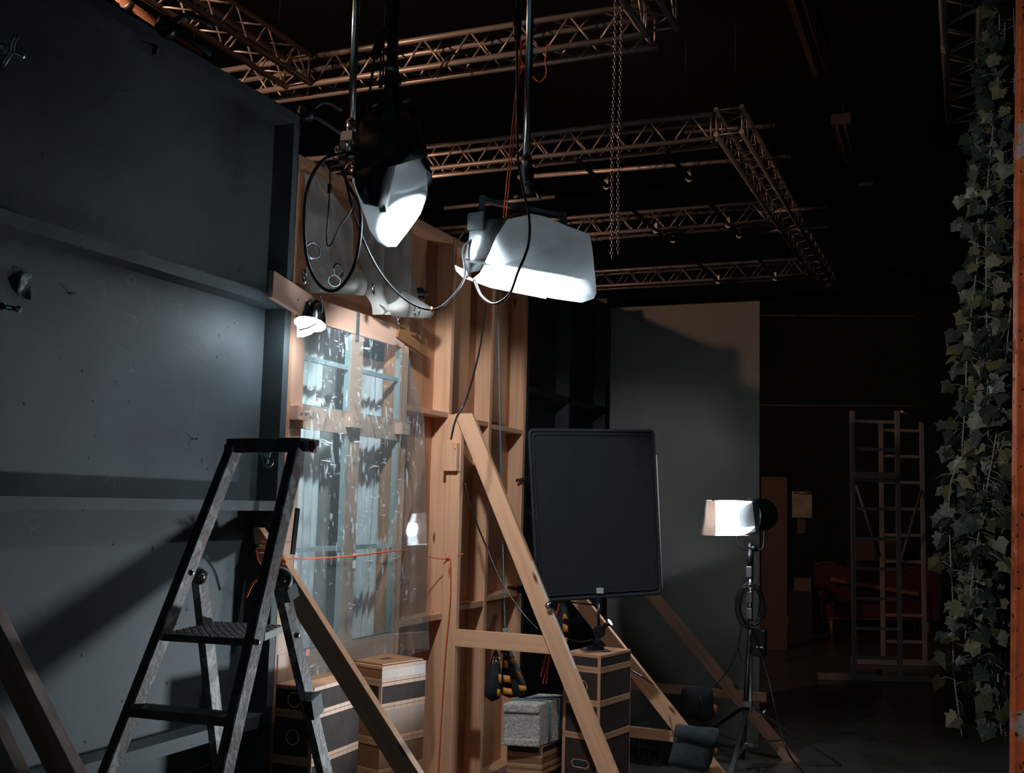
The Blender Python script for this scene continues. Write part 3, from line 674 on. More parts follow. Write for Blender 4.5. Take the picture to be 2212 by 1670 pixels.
# ------------------------------------------------------------------ lamp on the stand
DS = 8.05
base = onZ(1606, 1655, 0.0); base = V((at(1608, 1640, DS).x, at(1608, 1640, DS).y, 0))
t = thing('lamp_stand', 'black tripod lamp stand in front of the tall grey board', 'stand', base)
top = at(1621, 1192, DS); cx = lambda z: V((top.x, top.y, z))
MB().tube([cx(.42), cx(top.z - .08)], .017, 12).build('lower_tube', CHROME, t)
MB().tube([at(1603, 1640, DS - .02), at(1611, 1525, DS), at(1622, 1330, DS)], .019, 12).build('outer_tube', BLACKMET, t)
MB().tube([cx(top.z - .12), cx(top.z + .02)], .022, 12).build('top_socket', BLACKMET, t)
for py in (1235, 1290, 1325): MB().box(at(1619, py, DS), (.045, .045, .08)).build('clamp', STEEL, t, bevel=.006)
MB().prism([at(1602, 1255, DS - .03), at(1620, 1246, DS - .03), at(1618, 1258, DS - .03)], FW * .01).build('lever', CHROME, t)
MB().box(at(1614, 1520, DS), (.07, .07, .04)).build('leg_collar', STEEL, t)
MB().box(at(1612, 1606, DS), (.11, .07, .025)).build('leg_collar', STEEL, t)
feet = [onZ(1815, 1652, .01), onZ(1475, 1618, .01), onZ(1560, 1750, .01)]
hub = at(1616, 1522, DS)
for i, f in enumerate(feet):
    d0 = hub + (f - hub) * .08
    MB().beam(d0, f, .028, .014).build('leg', STEEL if i == 0 else BLACKMET, t)
    MB().beam(at(1612, 1606, DS), d0.lerp(f, .52), .028, .008).build('strut', STEEL, t)
q = hub + (feet[0] - hub) * .16; MB().tube([q - RT * .02 + V((0, 0, .0)), q + RT * .03 + V((0, 0, .03))], .014, 8).build('leg_knob', CHROME, t)
MB().box(at(1640, 1388, DS - .02), (.10, .10, .19)).build('ballast_box', BLACKMET, t, bevel=.008)
MB().box(at(1641, 1398, DS - .08), (.045, .004, .01)).build('white_label', WHITEP, t)
# lamp head
t = thing('film_lamp', 'film lamp on the black stand, pointing left with glowing paper wrapped round its barn doors', 'film lamp', at(1621, 1192, DS))
MB().tube([at(1621, 1195, DS), at(1621, 1172, DS)], .02, 12).build('spigot', BLACKMET, t)
MB().tube([at(1622, 1184, DS), at(1636, 1184, DS)], .022, 12).build('tilt_knob', BLACKMET, t)
MB().tube(smooth_path([at(1592, 1130, DS - .0), at(1591, 1160, DS), at(1600, 1183, DS), at(1622, 1189, DS), at(1646, 1186, DS), at(1651, 1160, DS), at(1651, 1105, DS)], 5), .007, 8).build('yoke', BLACKMET, t)
hx = (at(1560, 1118, DS - .1) - at(1650, 1112, DS + .06)).normalized()
MB().lathe([(.02, 0), (.09, .02), (.115, .06), (.12, .16), (.125, .20)], at(1668, 1110, DS + .08), hx, 28, False).build('housing', BLACKMET, t)
GL = mat('black_gloss', (.02, .022, .024), .15, .2)
MB().prism([at(1598, 1102, DS - .12), at(1640, 1078, DS - .10), at(1640, 1135, DS - .10), at(1598, 1138, DS - .12)], FW * .004).build('barn_door', GL, t)
MB().prism([at(1612, 1146, DS - .11), at(1640, 1130, DS - .10), at(1640, 1155, DS - .10), at(1622, 1155, DS - .1)], FW * .004).build('barn_door', GL, t)
# paper: band wrapped round, open towards the lamp
def band(ptsT, ptsB, bl, name, m, parent, Dn, Df):
    P = []
    n = len(ptsT)
    ring_ = []
    for side, D in ((0, Dn), (1, Df)):
        seq = range(n) if side == 0 else range(n - 1, -1, -1)
        for i in seq: ring_.append((ptsT[i], ptsB[i], D))
    mb = MB(); mb.grid([[at(a[0], a[1], D), at((a[0] + b[0]) / 2 , (a[1] + b[1]) / 2, D - (.02 if D < DS else -.02)), at(b[0], b[1], D)] for a, b, D in ring_], True)
    return mb.build(name, m, parent)
band([(1600, 1082), (1570, 1082), (1545, 1082)], [(1598, 1157), (1570, 1157), (1545, 1157)], 0, 'diffusion_paper', PAPER, t, DS - .15, DS + .18)
MB().grid([[at(1545, 1082, DS - .15), at(1530, 1081, DS - .12), at(1524, 1081, DS + .1)], [at(1556, 1120, DS - .16), at(1532, 1120, DS - .12), at(1520, 1120, DS + .1)], [at(1545, 1157, DS - .15), at(1525, 1156, DS - .12), at(1512, 1154, DS + .1)]]).build('paper_edge', PAPERB, t)
MB().grid([[at(1600, 1082, DS - .15), at(1570, 1082, DS - .15), at(1545, 1082, DS - .15), at(1528, 1081, DS - .12)], [at(1632, 1084, DS + .15), at(1590, 1080, DS + .18), at(1560, 1080, DS + .18), at(1524, 1080, DS + .12)]]).build('diffusion_paper', PAPER, t)
MB().grid([[at(1598, 1157, DS - .15), at(1570, 1157, DS - .15), at(1545, 1157, DS - .15), at(1520, 1156, DS - .12)], [at(1632, 1154, DS + .1), at(1590, 1157, DS + .15), at(1560, 1157, DS + .15), at(1516, 1156, DS + .1)]]).build('diffusion_paper', PAPER, t)
MB().grid([[at(1600, 1082, DS - .15), at(1598, 1157, DS - .15)], [at(1625, 1083, DS - .12), at(1632, 1148, DS - .12)]]).build('diffusion_paper', PAPER, t)
for a, b_ in (((1538, 1081), (1552, 1080)), ((1604, 1157), (1620, 1158))): MB().beam(at(*a, DS - .16), at(*b_, DS - .16), .006, .02, FW).build('orange_peg', ORANGE, t)
light('lamp_stand_light', 'SPOT', at(1612, 1117, DS), 150, COOL, .05, (-3.1, 3.6, 1.75), spot_size=R(115), spot_blend=.35)

# coiled cable on the stand
t = thing('cable_coil', 'coil of black cable hung on the lamp stand', 'cable', at(1622, 1270, DS - .05))
random.seed(4); mb = MB()
for k in range(9):
    c = at(1621 + random.uniform(-4, 6), 1310 + random.uniform(-4, 6), DS - .05 - .006 * k); rx = .085 + random.uniform(-.02, .02); rz = .145 + random.uniform(-.02, .015)
    mb.tube([c + RT * (rx * math.cos(a)) + V((0, 0, rz * math.sin(a))) + FW * (.012 * math.sin(3 * a + k)) for a in [2 * math.pi * i / 28 for i in range(28)]], .0045, 6, True)
mb.build('loops', CABLE, t)
cable([at(1600, 1350, DS - .08), at(1595, 1395, DS - .08), at(1602, 1425, DS - .08), at(1612, 1430, DS - .08)], .004).build('tail', CABLE, t)
tag(cable([at(1620, 1350, DS - .1), at(1650, 1430, DS - .12), at(1672, 1520, DS - .3), at(1700, 1620, DS - .8), onZ(1745, 1680, .012)], .0065).build('power_cable', CABLE), 'black cable falling from the coil past the stand legs to the floor', 'cable')
tag(cable([at(1607, 1345, DS - .1), at(1585, 1425, DS - .05), at(1545, 1480, DS), at(1500, 1500, DS), onY(1455, 1502, 8.2)], .004).build('thin_cable', CABLE), 'thin cable curving left from the lamp stand across the dark gap', 'cable')

# ------------------------------------------------------------------ braces
def brace(name, label, Y, top, bot, w=.09, th=.042, m=PINE, cross=None, post=None, extra=None):
    """top,bot: pixel points on the plane Y; bottom end is carried on to the floor"""
    a = onY(*top, Y); b = onY(*bot, Y); d = (b - a); k = a.z / -d.z; f = a + d * k; f.z = .0
    t = thing(name, label, 'brace', (f.x, Y, 0), 'timber braces behind the flats'); ax = (f - a).normalized(); side = V((0, 1, 0)).cross(ax).normalized() * (w / 2)
    # cut the foot level with the floor and the head upright
    n = V((0, 1, 0)); hw = w / 2 / abs(ax.z)
    pts = [V((a.x - hw, Y, a.z)), V((a.x + hw, Y, a.z)), V((f.x + hw, Y, 0)), V((f.x - hw, Y, 0))]
    mb = MB(); b0 = len(mb.v); mb.prism([pts[0], pts[3], pts[2], pts[1]], (0, th, 0))
    mb.build('diagonal', m, t, bevel=.002)
    if cross:
        p, q = onY(*cross[0], Y), onY(*cross[1], Y); z = (p.z + q.z) / 2
        MB().beam((p.x, Y + .025, z), (q.x, Y + .025, z), .04, cross[2]).build('crossbar', m, t, bevel=.002)
    return t, a, f
# A-frame brace in the centre
YA = 6.03
t, a, f = brace('stage_brace', 'tall pale pine A-frame brace in the centre, post with steep diagonal and crossbar', YA - .045, (1000, 893), (1312, 1670), .105, .04, cross=None)
MB().span((-2.972, YA, 0), (-2.876, YA + .045, onY(990, 895, YA).z), 2).build('post', PINE, t, bevel=.002)
bk = MB().span((-2.985, YA - .04, onY(985, 1018, YA).z), (-2.885, YA, onY(985, 957, YA).z), 2).build('block', PINE, t, bevel=.002)
for px, py in ((983, 970), (991, 1010)): MB().lathe([(.005, 0), (.005, .002)], onY(px, py, YA - .041), (0, -1, 0), 8).build('screw', STEEL, bk)
zc = onY(1000, 1380, YA - .01).z
MB().span((-2.876, YA + .0, zc - .05), (onY(1200, 1390, YA).x, YA + .04, zc + .05), 0).build('crossbar', PINE, t, bevel=.002)
MB().span((-3.0, YA + .02, onY(962, 1008, YA).z), (-2.975, YA + .026, onY(962, 965, YA).z)).build('metal_plate', STEEL, t)
p0, p1 = onY(1186, 1322, YA - .03), onY(1232, 1425, YA - .03)
MB().beam(onY(1149, 1212, YA - .045), onY(1243, 1444, YA - .045), .012, .004, (1, 0, .45)).build('lit_edge_strip', WHITEP, t)  # white strip painting the lamplight on the diagonal's right edge
MB().lathe([(.02, 0), (.03, .01), (.025, .03), (.01, .035)], onY(1184, 1310, YA - .05), (1, -.6, .4), 12).build('steel_plate_bracket', CHROME, t)
# brace tied to the ladder corner
brace('stage_brace', 'pine brace running from the end of the black flat down right, tied with orange cord', 4.18, (578, 1195), (868, 1655), .095, .045)
bpy.data.objects[-1] if False else None
t = thing('timber_cleat', 'short pointed pine offcut sticking out behind the step ladder above the brace', 'wood offcut', onX(560, 1180, -2.95))
MB().prism([onY(547, 1140, 4.235), onY(560, 1140, 4.235), onY(625, 1235, 4.235), onY(600, 1262, 4.235), onY(553, 1203, 4.235)][::-1], (0, .045, 0)).build('board', PINE, t, bevel=.002)
MB().tube([onY(553, 1180, 4.22), onY(566, 1174, 4.2)], .008).build('hook', CHROME, t)
# near left braces
t = thing('stage_brace', 'large brown timber brace crossing the bottom left corner, leaning to the right', 'brace', (-2.3, 2.4, 0))
a = onY(-60, 1262, 2.45); b = onY(155, 1690, 2.45); d = b - a; a2 = a - d * .25; f = a + d * (a.z / -d.z)
MB().beam(a2, f, .045, .088, (1, 0, 1)).build('diagonal', DULL, t, bevel=.003)
t = thing('stage_brace', 'second brown timber showing only in the extreme bottom left corner', 'brace', (-2.3, 2.1, 0))
a = onY(-40, 1530, 2.15); b = onY(40, 1700, 2.15); d = b - a; f = a + d * (a.z / -d.z)
MB().beam(a - d * .6, f, .045, .07, (1, 0, 1)).build('diagonal', DULL, t, bevel=.003)
# far braces
brace('stage_brace', 'pine brace behind the tall box stack, its foot under the dark canvas bag', 7.40, (1232, 1275), (1560, 1690), .10, .045, cross=((1330, 1583), (1475, 1590), .07))
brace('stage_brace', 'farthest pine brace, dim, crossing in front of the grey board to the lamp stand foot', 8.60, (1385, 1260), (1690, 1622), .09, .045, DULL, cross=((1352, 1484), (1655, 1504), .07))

# ------------------------------------------------------------------ step ladder
t = thing('step_ladder', 'old paint-spattered step ladder with platform, standing left of the window', 'step ladder', V((at(450, 1500, 3.6).x, at(450, 1500, 3.6).y, 0)))
def floorline(p, q): d = q - p; return p + d * (p.z / -d.z)
FLt, FLq = at(503, 972, 3.86), at(232, 1668, 3.48); FRt, FRq = at(640, 972, 3.77), at(476, 1690, 3.36)
FLb, FRb = floorline(FLt, FLq), floorline(FRt, FRq)
RLt, RLq = at(431, 1240, 3.85), at(474, 1640, 4.02); RRt, RRq = at(605, 1252, 3.70), at(702, 1670, 3.90)
RLb, RRb = floorline(RLt, RLq), floorline(RRt, RRq)
wdir = (FRt - FLt); wdir.z = 0; wdir.normalize(); bdir = V((0, 0, 1)).cross(wdir).normalized()
for a, b in ((FLt, FLb), (FRt, FRb)): 
    lg = MB().beam(a, b, .026, .062, bdir).build('front_leg', LADD, t, bevel=.003)
    ax = (b - a).normalized(); nn = (bdir - ax * bdir.dot(ax)).normalized()
    MB().beam(a + wdir * .0165, b + wdir * .0165, .009, .052, bdir).build('lit_face', LADW, lg)  # paler strip: light on the leg's right side put into colour
for a, b in ((RLt, RLb), (RRt, RRb)):
    lg = MB().beam(a, b, .026, .058, bdir).build('rear_leg', LADW, t, bevel=.003)
    MB().beam(a - wdir * .015, b - wdir * .015, .006, .05, bdir).build('shaded_side', LADD, lg)  # darker strip: shade on the leg's left side put into colour
tl, tr_ = at(488, 962, 3.86), at(648, 960, 3.76)
MB().prism([tl, tr_, tr_ + bdir * .13, tl + bdir * .13], (0, 0, .024)).build('top_cap', LADD, t, bevel=.003)
MB().beam(tl - V((0, 0, .012)), tr_ - V((0, 0, .012)), .02, .03).build('top_rail', LADD, t)
p = at(662, 966, 3.80); MB().box(p, (.05, .05, .035)).build('tin_patch', STEEL, t)
q = at(574, 978, 3.80)
MB().tube(smooth_path([q + V((0, 0, .0)) - wdir * .02, at(572, 995, 3.8), at(574, 1006, 3.79), at(583, 1006, 3.79), at(588, 998, 3.79), at(583, 990, 3.8)], 5), .006, 6).build('hook', STEEL, t)
MB().prism([at(560, 975, 3.8), at(585, 975, 3.8), at(578, 1002, 3.8), at(571, 1002, 3.8)], bdir * .004).build('hook_plate', STEEL, t)
P1, P2, P3, P4 = at(352, 1368, 3.62), at(545, 1383, 3.54), at(614, 1352, 3.93), at(465, 1345, 3.99)
PLATE = worn_mat('worn_tread_plate', (.20, .195, .19), (.27, .26, .25), (.12, .10, .09))
pl = MB(); zz = (P1.z + P2.z + P3.z + P4.z) / 4
for P_ in (P1, P2, P3, P4): P_.z = zz
pl.prism([P1, P2, P3, P4], (0, 0, -.022)); po = pl.build('platform', LADD, t)
tp = MB(); NI = 22
for i in range(NI):
    for j in range(16):
        u, v = (i + .5) / NI, (j + .5) / 16; c = P1.lerp(P2, u).lerp(P4.lerp(P3, u), v) + V((0, 0, .002))
        e = (wdir if (i + j) % 2 else bdir) * .0055; g = (bdir if (i + j) % 2 else wdir) * .0018
        tp.prism([c - e - g, c + e - g, c + e + g, c - e + g], (0, 0, .0025))
tp.build('tread_pattern', PLATE, po)
MB().prism([p_ + V((0, 0, .0004)) for p_ in (P1, P2, P3, P4)], (0, 0, .0016)).build('top_sheet', PLATE, po)
MB().tube([P3 - V((0, 0, .012)) - wdir * .01, P4 - V((0, 0, .012))], .009).build('rod', LADD, t)
def tread(k):
    a, b = FLt.lerp(FLb, k), FRt.lerp(FRb, k); z = (a.z + b.z) / 2; a.z = b.z = z
    MB().beam(a + bdir * .012, b + bdir * .012, .095, .028).build('tread', LADD, t, bevel=.003)
def kz(py, px, D): return (FLt.z - at(px, py, D).z) / FLt.z
for py, D in ((1537, 3.5),):
    k = kz(py, 290, 3.53); tread(k); tread(min(.97, k + .15)); tread(min(.97, k + .30))
for (c, s_) in ((at(431, 1244, 3.83), .030), (at(604, 1252, 3.68), .042)):
    hg = MB().lathe([(s_ * .6, -.028), (s_, -.02), (s_, .012), (s_ * .8, .022), (s_ * .3, .026)], c, -FW * .8 + wdir * .6, 20).build('hinge', LADW, t)
    MB().lathe([(.012, 0), (.012, .006), (.006, .006), (.006, .010)], c + (-FW * .8 + wdir * .6).normalized() * .026, -FW * .8 + wdir * .6, 12).build('bolt', STEEL, hg)
for px, py, D in ((412, 1237, 3.64), (554, 1387, 3.50), (640, 1372, 3.70), (512, 1556, 3.43)): MB().lathe([(.010, 0), (.010, .006), (.005, .007)], at(px, py, D), -FW * .5 + wdir * .8, 12).build('rivet', STEEL, t)
p = at(677, 1520, 3.80); MB().beam(at(674, 1505, 3.80), at(680, 1545, 3.82), .034, .066, bdir).build('black_tape', RUBBER, t)
p = at(627, 1285, 3.69); MB().beam(at(622, 1268, 3.70), at(629, 1295, 3.71), .03, .062, bdir).build('torn_tape', mat('torn_tape', (.22, .22, .22), .5, var=.6, vscale=60), t)
mb, _ = bundle([(664, 958), (668, 951), (678, 950), (683, 958), (682, 972), (676, 979), (667, 974)], 3.79, .018, wr=.02, seed=2); mb.build('red_foil_wrap', REDM, t)

# ------------------------------------------------------------------ cords
t = thing('cord', 'orange cord stretched across the window and down the pine post', 'cord', onX(612, 1205, -2.9))
pts = [onX(610, 1206, -2.88), onX(637, 1208, -2.88), onX(765, 1201, -2.88), onX(868, 1189, -2.88), onY(900, 1198, 5.75), onY(965, 1208, YA - .01), onY(1001, 1196, YA - .01)]
MB().tube(smooth_path(pts, 4), .0035, 6).build('strand', ORANGE, t)
cable([onY(962, 1195, YA - .01), onY(964, 1206, YA - .02), onY(973, 1211, YA - .02), onY(972, 1300, YA - .02), onY(963, 1400, YA - .02), onY(955, 1520, YA - .02), onY(946, 1680, YA - .02)], .003).build('hanging_end', ORANGE, t)
t = thing('orange_tie', 'tangle of orange cord knotted round the cleat behind the ladder', 'cord', onY(570, 1190, 4.2))
for k, q in enumerate(([(565, 1172), (580, 1175), (600, 1192)], [(556, 1185), (575, 1188), (602, 1195)], [(553, 1190), (560, 1215), (585, 1245)], [(606, 1200), (600, 1212), (612, 1218)], [(603, 1205), (612, 1210), (618, 1216)], [(575, 1240), (548, 1258), (532, 1290)])):
    cable([onY(x, y, 4.16) for x, y in q], .0045 if k < 5 else .006).build('loop', ORANGE, t)
mb, _ = bundle([(604, 1200), (611, 1199), (619, 1213), (612, 1219), (603, 1216)], 4.98, .01, wr=.01); mb.build('knot', ORANGE, t)
TX, TYb = at(1088, 1370, 6.80).x, at(1088, 1370, 6.80).y
t = thing('teal_rope', 'thin teal rope hanging down the studs to the striped sandbag', 'rope', (TX, TYb, 1))
cable([at(1074, 560, 7.0), at(1080, 900, 6.88), at(1087, 1200, 6.82), at(1091, 1365, 6.80)], .0045).build('strand', TEAL, t)
mb, _ = bundle([(1085, 1358), (1096, 1356), (1098, 1368), (1092, 1380), (1085, 1370)], 6.79, .02); mb.build('knot', TEAL, t)
cable([at(1104, 1400, 6.72), at(1112, 1430, 6.72), at(1122, 1490, 6.72)], .0045).build('strand', TEAL, t)
# sandbag with yellow stripes
t = thing('striped_sandbag', 'black and yellow striped sandbag hanging in front of the studs', 'sandbag', at(1090, 1510, 6.76))
def lobe(outline, D, b, m, name, stripes=()):
    mb, _ = bundle(outline, D, b, n=8, wr=.008, back=.8); o = mb.build(name, m, t, subsurf=1)
    return o
lobe([(1072, 1402), (1080, 1420), (1084, 1460), (1083, 1495), (1078, 1510), (1062, 1516), (1050, 1507), (1046, 1485), (1052, 1460), (1060, 1430), (1066, 1410)], 6.70, .085, BLACKF, 'near_pouch')
lobe([(1088, 1400), (1102, 1402), (1112, 1420), (1125, 1450), (1138, 1485), (1132, 1503), (1100, 1508), (1082, 1500), (1084, 1450)], 6.78, .075, BLACKF, 'rear_pouch')
def stripe(pxs, D, c=.01):
    n = len(pxs) // 2; L_ = pxs[:n]; R_ = pxs[n:][::-1]
    MB().grid([[at(L_[j][0] * (1 - s) + R_[j][0] * s, L_[j][1] * (1 - s) + R_[j][1] * s, D - c * math.sin(s * math.pi)) for j in range(n)] for s in [k / 6 for k in range(7)]]).build('yellow_stripe', YELLOW, t, thick=.002)
stripe([(1090, 1426), (1087, 1442), (1097, 1445), (1096, 1428)], 6.70)
stripe([(1087, 1458), (1087, 1474), (1104, 1476), (1101, 1460)], 6.685)
stripe([(1084, 1485), (1083, 1498), (1108, 1502), (1105, 1488)], 6.685)
stripe([(1104, 1421), (1102, 1430), (1114, 1436), (1113, 1423)], 6.72)
stripe([(1114, 1448), (1117, 1462), (1130, 1466), (1122, 1452)], 6.70)
stripe([(1120, 1480), (1122, 1492), (1138, 1492), (1136, 1482)], 6.70)
stripe([(1080, 1428), (1080, 1442), (1083, 1446), (1083, 1428)], 6.64)
stripe([(1078, 1455), (1076, 1474), (1083, 1478), (1083, 1458)], 6.63)
stripe([(1074, 1488), (1074, 1505), (1080, 1503), (1081, 1490)], 6.63)
stripe([(1065, 1418), (1062, 1440), (1066, 1436), (1069, 1416)], 6.655)
cable([at(1078, 1398, 6.72), at(1083, 1375, 6.76), at(1091, 1372, 6.78), at(1098, 1380, 6.78), at(1104, 1402, 6.76)], .008).build('handle', BLACKF, t)
for k in (0, 1): cable([at(1086 + 8 * k, 1375, 6.76), at(1085 + 10 * k, 1410, 6.70)], .010).build('strap', BLACKF, t)
ring(MB(), at(1075, 1425, 6.62), RT + FW, .018, .003, 14).build('steel_ring', CHROME, t)

# ------------------------------------------------------------------ apple boxes
def cdir(deg):
    a = R(deg); return (RT * math.cos(a) + FW * math.sin(a)).normalized()
def apple_box(label, near, e1, e2, w, d, z0, z1, style='dark', hole=None, group=None, upright=False, kind='apple box'):
    """near = nearest bottom corner (ground plan); e1 to the left along the front, e2 backwards"""
    o = V((near.x, near.y, 0)); c = o + e1 * (w / 2) + e2 * (d / 2)
    t = thing('apple_box', label, kind, V((c.x, c.y, z0)), group)
    def P(a, b, z): return o + e1 * a + e2 * b + V((0, 0, z))
    g = .001; z1 -= .0015; pt = min(.018, (z1 - z0) * .2)
    bm = PHEN if style in ('dark',) else MAPLE
    em = EDGE
    inset = .0015
    MB().prism([P(inset, inset, z0 + pt), P(w - inset, inset, z0 + pt), P(w - inset, d - inset, z0 + pt), P(inset, d - inset, z0 + pt)], (0, 0, z1 - z0 - 2 * pt)).build('body', bm, t)
    for za in (z0, z1 - pt):
        pl_ = MB().prism([P(0, 0, za), P(w, 0, za), P(w, d, za), P(0, d, za)], (0, 0, pt)).build('plate', em, t, bevel=.001)
    if style == 'dark':
        for (a, b_) in ((0, 0), (w, 0), (0, d)):
            sx = 1 if a == 0 else -1; sy = 1 if b_ == 0 else -1
            if (a, b_) == (0, 0) or upright: MB().prism([P(a, b_, z0 + pt), P(a + sx * .02, b_, z0 + pt), P(a + sx * .02, b_ + sy * .004, z0 + pt), P(a, b_ + sy * .004, z0 + pt)], (0, 0, z1 - z0 - 2 * pt)).build('corner_strip', em, t)
    if hole:
        fx, fz, r, ln = hole; zc_ = z0 + (z1 - z0) * fz; xc = w * fx; n = -e2
        def oval(rr, off, k=28):
            out = []
            for i in range(k):
                an = 2 * math.pi * i / k; sx = ln / 2 * (1 if math.cos(an) > 0 else -1)
                out.append(P(xc, 0, zc_) + e1 * (sx + rr * math.cos(an)) + V((0, 0, rr * math.sin(an))) + n * off)
            return out
        MB().grid([[a, b, c_] for a, b, c_ in zip(oval(r, .0012), oval(r - .006, .0018), oval(r - .009, -.004))], True, True).build('hole_rim', EDGE, t)
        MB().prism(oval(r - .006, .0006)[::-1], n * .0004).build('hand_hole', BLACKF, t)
    return t
# stack 1 at the wall foot, under the acrylic sheet
e2 = cdir(68); e1 = -cdir(-22); nr = at(679, 1490, 5.02)
zs = [1.03, .905, .70, .495, .29, .085, 0.0]
nm = ['top', 'second', 'third', 'fourth', 'fifth', 'bottom']
for i in range(6):
    h_ = (.5, .5, .036, 0) if i < 5 else None
    apple_box(f'dark brown apple box in the left stack under the acrylic sheet, {nm[i]} from the top' if i else 'top dark brown apple box of the left stack, the acrylic sheet resting on it',
              nr, e1, e2, .205, .42, zs[i + 1], zs[i], 'dark', h_, 'dark apple boxes in the left stack')
# stack 2
e2 = cdir(52); e1 = -cdir(-38); nr = at(826, 1440, 5.46)
z2 = [1.065, .985, .865, .70, .55, .38, .2, 0]
st = ['wood', 'dark', 'wood', 'wood', 'dark', 'dark', 'dark']
lb = ['lidded varnished wooden box on top of the second stack, a slot in its lid', 'dark apple box right under the lidded wooden box', 'taller varnished box in the middle of the second stack', 'lower varnished box of the second stack, crossed by the brace', 'dark box below the varnished ones in the second stack', 'dark box second from the floor in the second stack', 'bottom dark box of the second stack on the floor']
for i in range(7):
    b_ = apple_box(lb[i], nr, e1, e2, .275, .32, z2[i + 1], z2[i], st[i])
    if i == 0:
        o = V((nr.x, nr.y, 0)); P = lambda a, b, z: o + e1 * a + e2 * b + V((0, 0, z))
        MB().prism([P(.012, .012, z2[0]), P(.263, .012, z2[0]), P(.263, .308, z2[0]), P(.012, .308, z2[0])], (0, 0, .008)).build('lid', MAPLE, b_, bevel=.001)
        MB().prism([P(.12, .13, z2[0] + .008), P(.155, .13, z2[0] + .008), P(.155, .20, z2[0] + .008), P(.12, .20, z2[0] + .008)], (0, 0, .0006)).build('slot', BLACKF, b_)
# stack 3 below the concrete block
e2 = cdir(62); e1 = -cdir(-14); e2b = e2; nr3 = at(1172, 1595, 6.62)
z3 = [.455, .40, .33, .30, .235, .18, .12, 0]; st = ['dark', 'wood', 'wood', 'dark', 'dark', 'dark', 'dark']
lb = ['thin dark board box directly under the concrete block', 'reddish wooden box second under the concrete block', 'thin wooden board third under the concrete block', 'dark pancake box fourth under the concrete block', 'dark pancake box fifth under the concrete block', 'dark box second from the floor under the concrete block', 'bottom dark box under the concrete block']
for i in range(7): apple_box(lb[i], nr3, e1, e2, .215, .34, z3[i + 1], z3[i], st[i])
# concrete block
t = thing('concrete_block', 'rough grey concrete block tied with teal rope, on top of the low box stack', 'concrete block', V((nr3.x, nr3.y, .456)))
nb = at(1163, 1598, 6.58); o = V((nb.x, nb.y, .456)); e1 = -cdir(-6); e2 = cdir(58); w_, d_, h_ = .215, .42, .245
def PB(a, b, z): return o + e1 * a + e2 * b + V((0, 0, z))
mb = MB(); mb.prism([PB(0, .012, .0), PB(w_, .012, 0), PB(w_, d_, 0), PB(0, d_, 0)], (0, 0, h_)); mb.build('core', BLOCKM, t, bevel=.006)
MB().prism([PB(-.006, 0, 0), PB(w_ + .006, 0, 0), PB(w_, .02, 0), PB(0, .02, 0)], (0, 0, .04)).build('bottom_lip', BLOCKM, t, bevel=.006)
MB().prism([PB(0, -.002, h_ - .055), PB(w_, -.002, h_ - .055), PB(w_, .02, h_ - .055), PB(0, .02, h_ - .055)], (0, 0, .054)).build('top_lip', BLOCKM, t, bevel=.01)
t = thing('rope_lashing', 'teal rope lashed crosswise over the concrete block', 'rope', PB(.1, .1, h_))
for pts in ([PB(w_ + .004, .16, 0), PB(w_ + .004, .16, h_ + .004), PB(-.004, .10, h_ + .004), PB(-.005, .12, 0)], [PB(w_ + .004, .10, h_ + .003), PB(.1, .13, h_ + .006), PB(-.004, .22, h_ + .004), PB(-.005, .24, 0)], [PB(w_, .12, h_ + .004), PB(.12, .22, h_ + .006), PB(-.004, .30, h_ + .004)]):
    MB().tube(pts, .0048, 6).build('strand', TEAL, t)
# stack 4, tall, behind the A-frame
e2 = cdir(57); e1 = -cdir(-33); nr = at(1298, 1408, 6.64)
z4 = [.985, .895, .70, .50, 0]; lb = ['thin dark box topping the tall stack, the little clamp stand on it', 'dark box with a round hand hole, second in the tall stack', 'dark box without hand hole, third in the tall stack', 'upright dark box with an oval hand hole, foot of the tall stack']
hl = [None, (.48, .48, .036, 0), None, (.5, .68, .026, .07)]
for i in range(4): apple_box(lb[i], nr, e1, e2, .255, .40, z4[i + 1], z4[i], 'dark', hl[i], None, True)
topc = V((nr.x, nr.y, 0)) + e1 * .13 + e2 * .17
# flag on its little mount
zt_ = .985
t = thing('flag_mount', 'small black clamp stand on a steel plate on top of the tall box stack', 'clamp stand', (topc.x, topc.y, zt_))
MB().box((topc.x, topc.y, zt_ + .004), (.16, .12, .006), Matrix.Rotation(R(40), 3, 'Z')).build('plate', STEEL, t)
MB().box((topc.x, topc.y, zt_ + .018), (.09, .07, .024), Matrix.Rotation(R(40), 3, 'Z')).build('foot', BLACKMET, t, bevel=.004)
hc = at(1294, 1365, 6.72); MB().lathe([(.035, -.02), (.038, -.015), (.038, .015), (.035, .02)], hc, FW, 20).build('knuckle', BLACKMET, t)
MB().beam(V((topc.x, topc.y, zt_ + .02)), hc, .03, .02).build('arm', BLACKMET, t)
MB().tube([hc, at(1310, 1350, 6.70), at(1318, 1344, 6.69)], [.018, .014, .022], 12).build('handle', BLACKMET, t)
MB().tube([hc, at(1291, 1290, 6.76)], .009, 10).build('rod', BLACKMET, t)
MB().tube([at(1292, 1308, 6.75), at(1180, 1294, 6.78)], .006, 8).build('side_rod', BLACKMET, t)
fl = [at(1143, 929, 6.70), at(1411, 931, 6.92), at(1427, 1281, 6.92), at(1162, 1298, 6.70)]
t = thing('lighting_flag', 'large black cloth flag on a rounded frame, standing on the tall box stack', 'lighting flag', at(1290, 1290, 6.8))
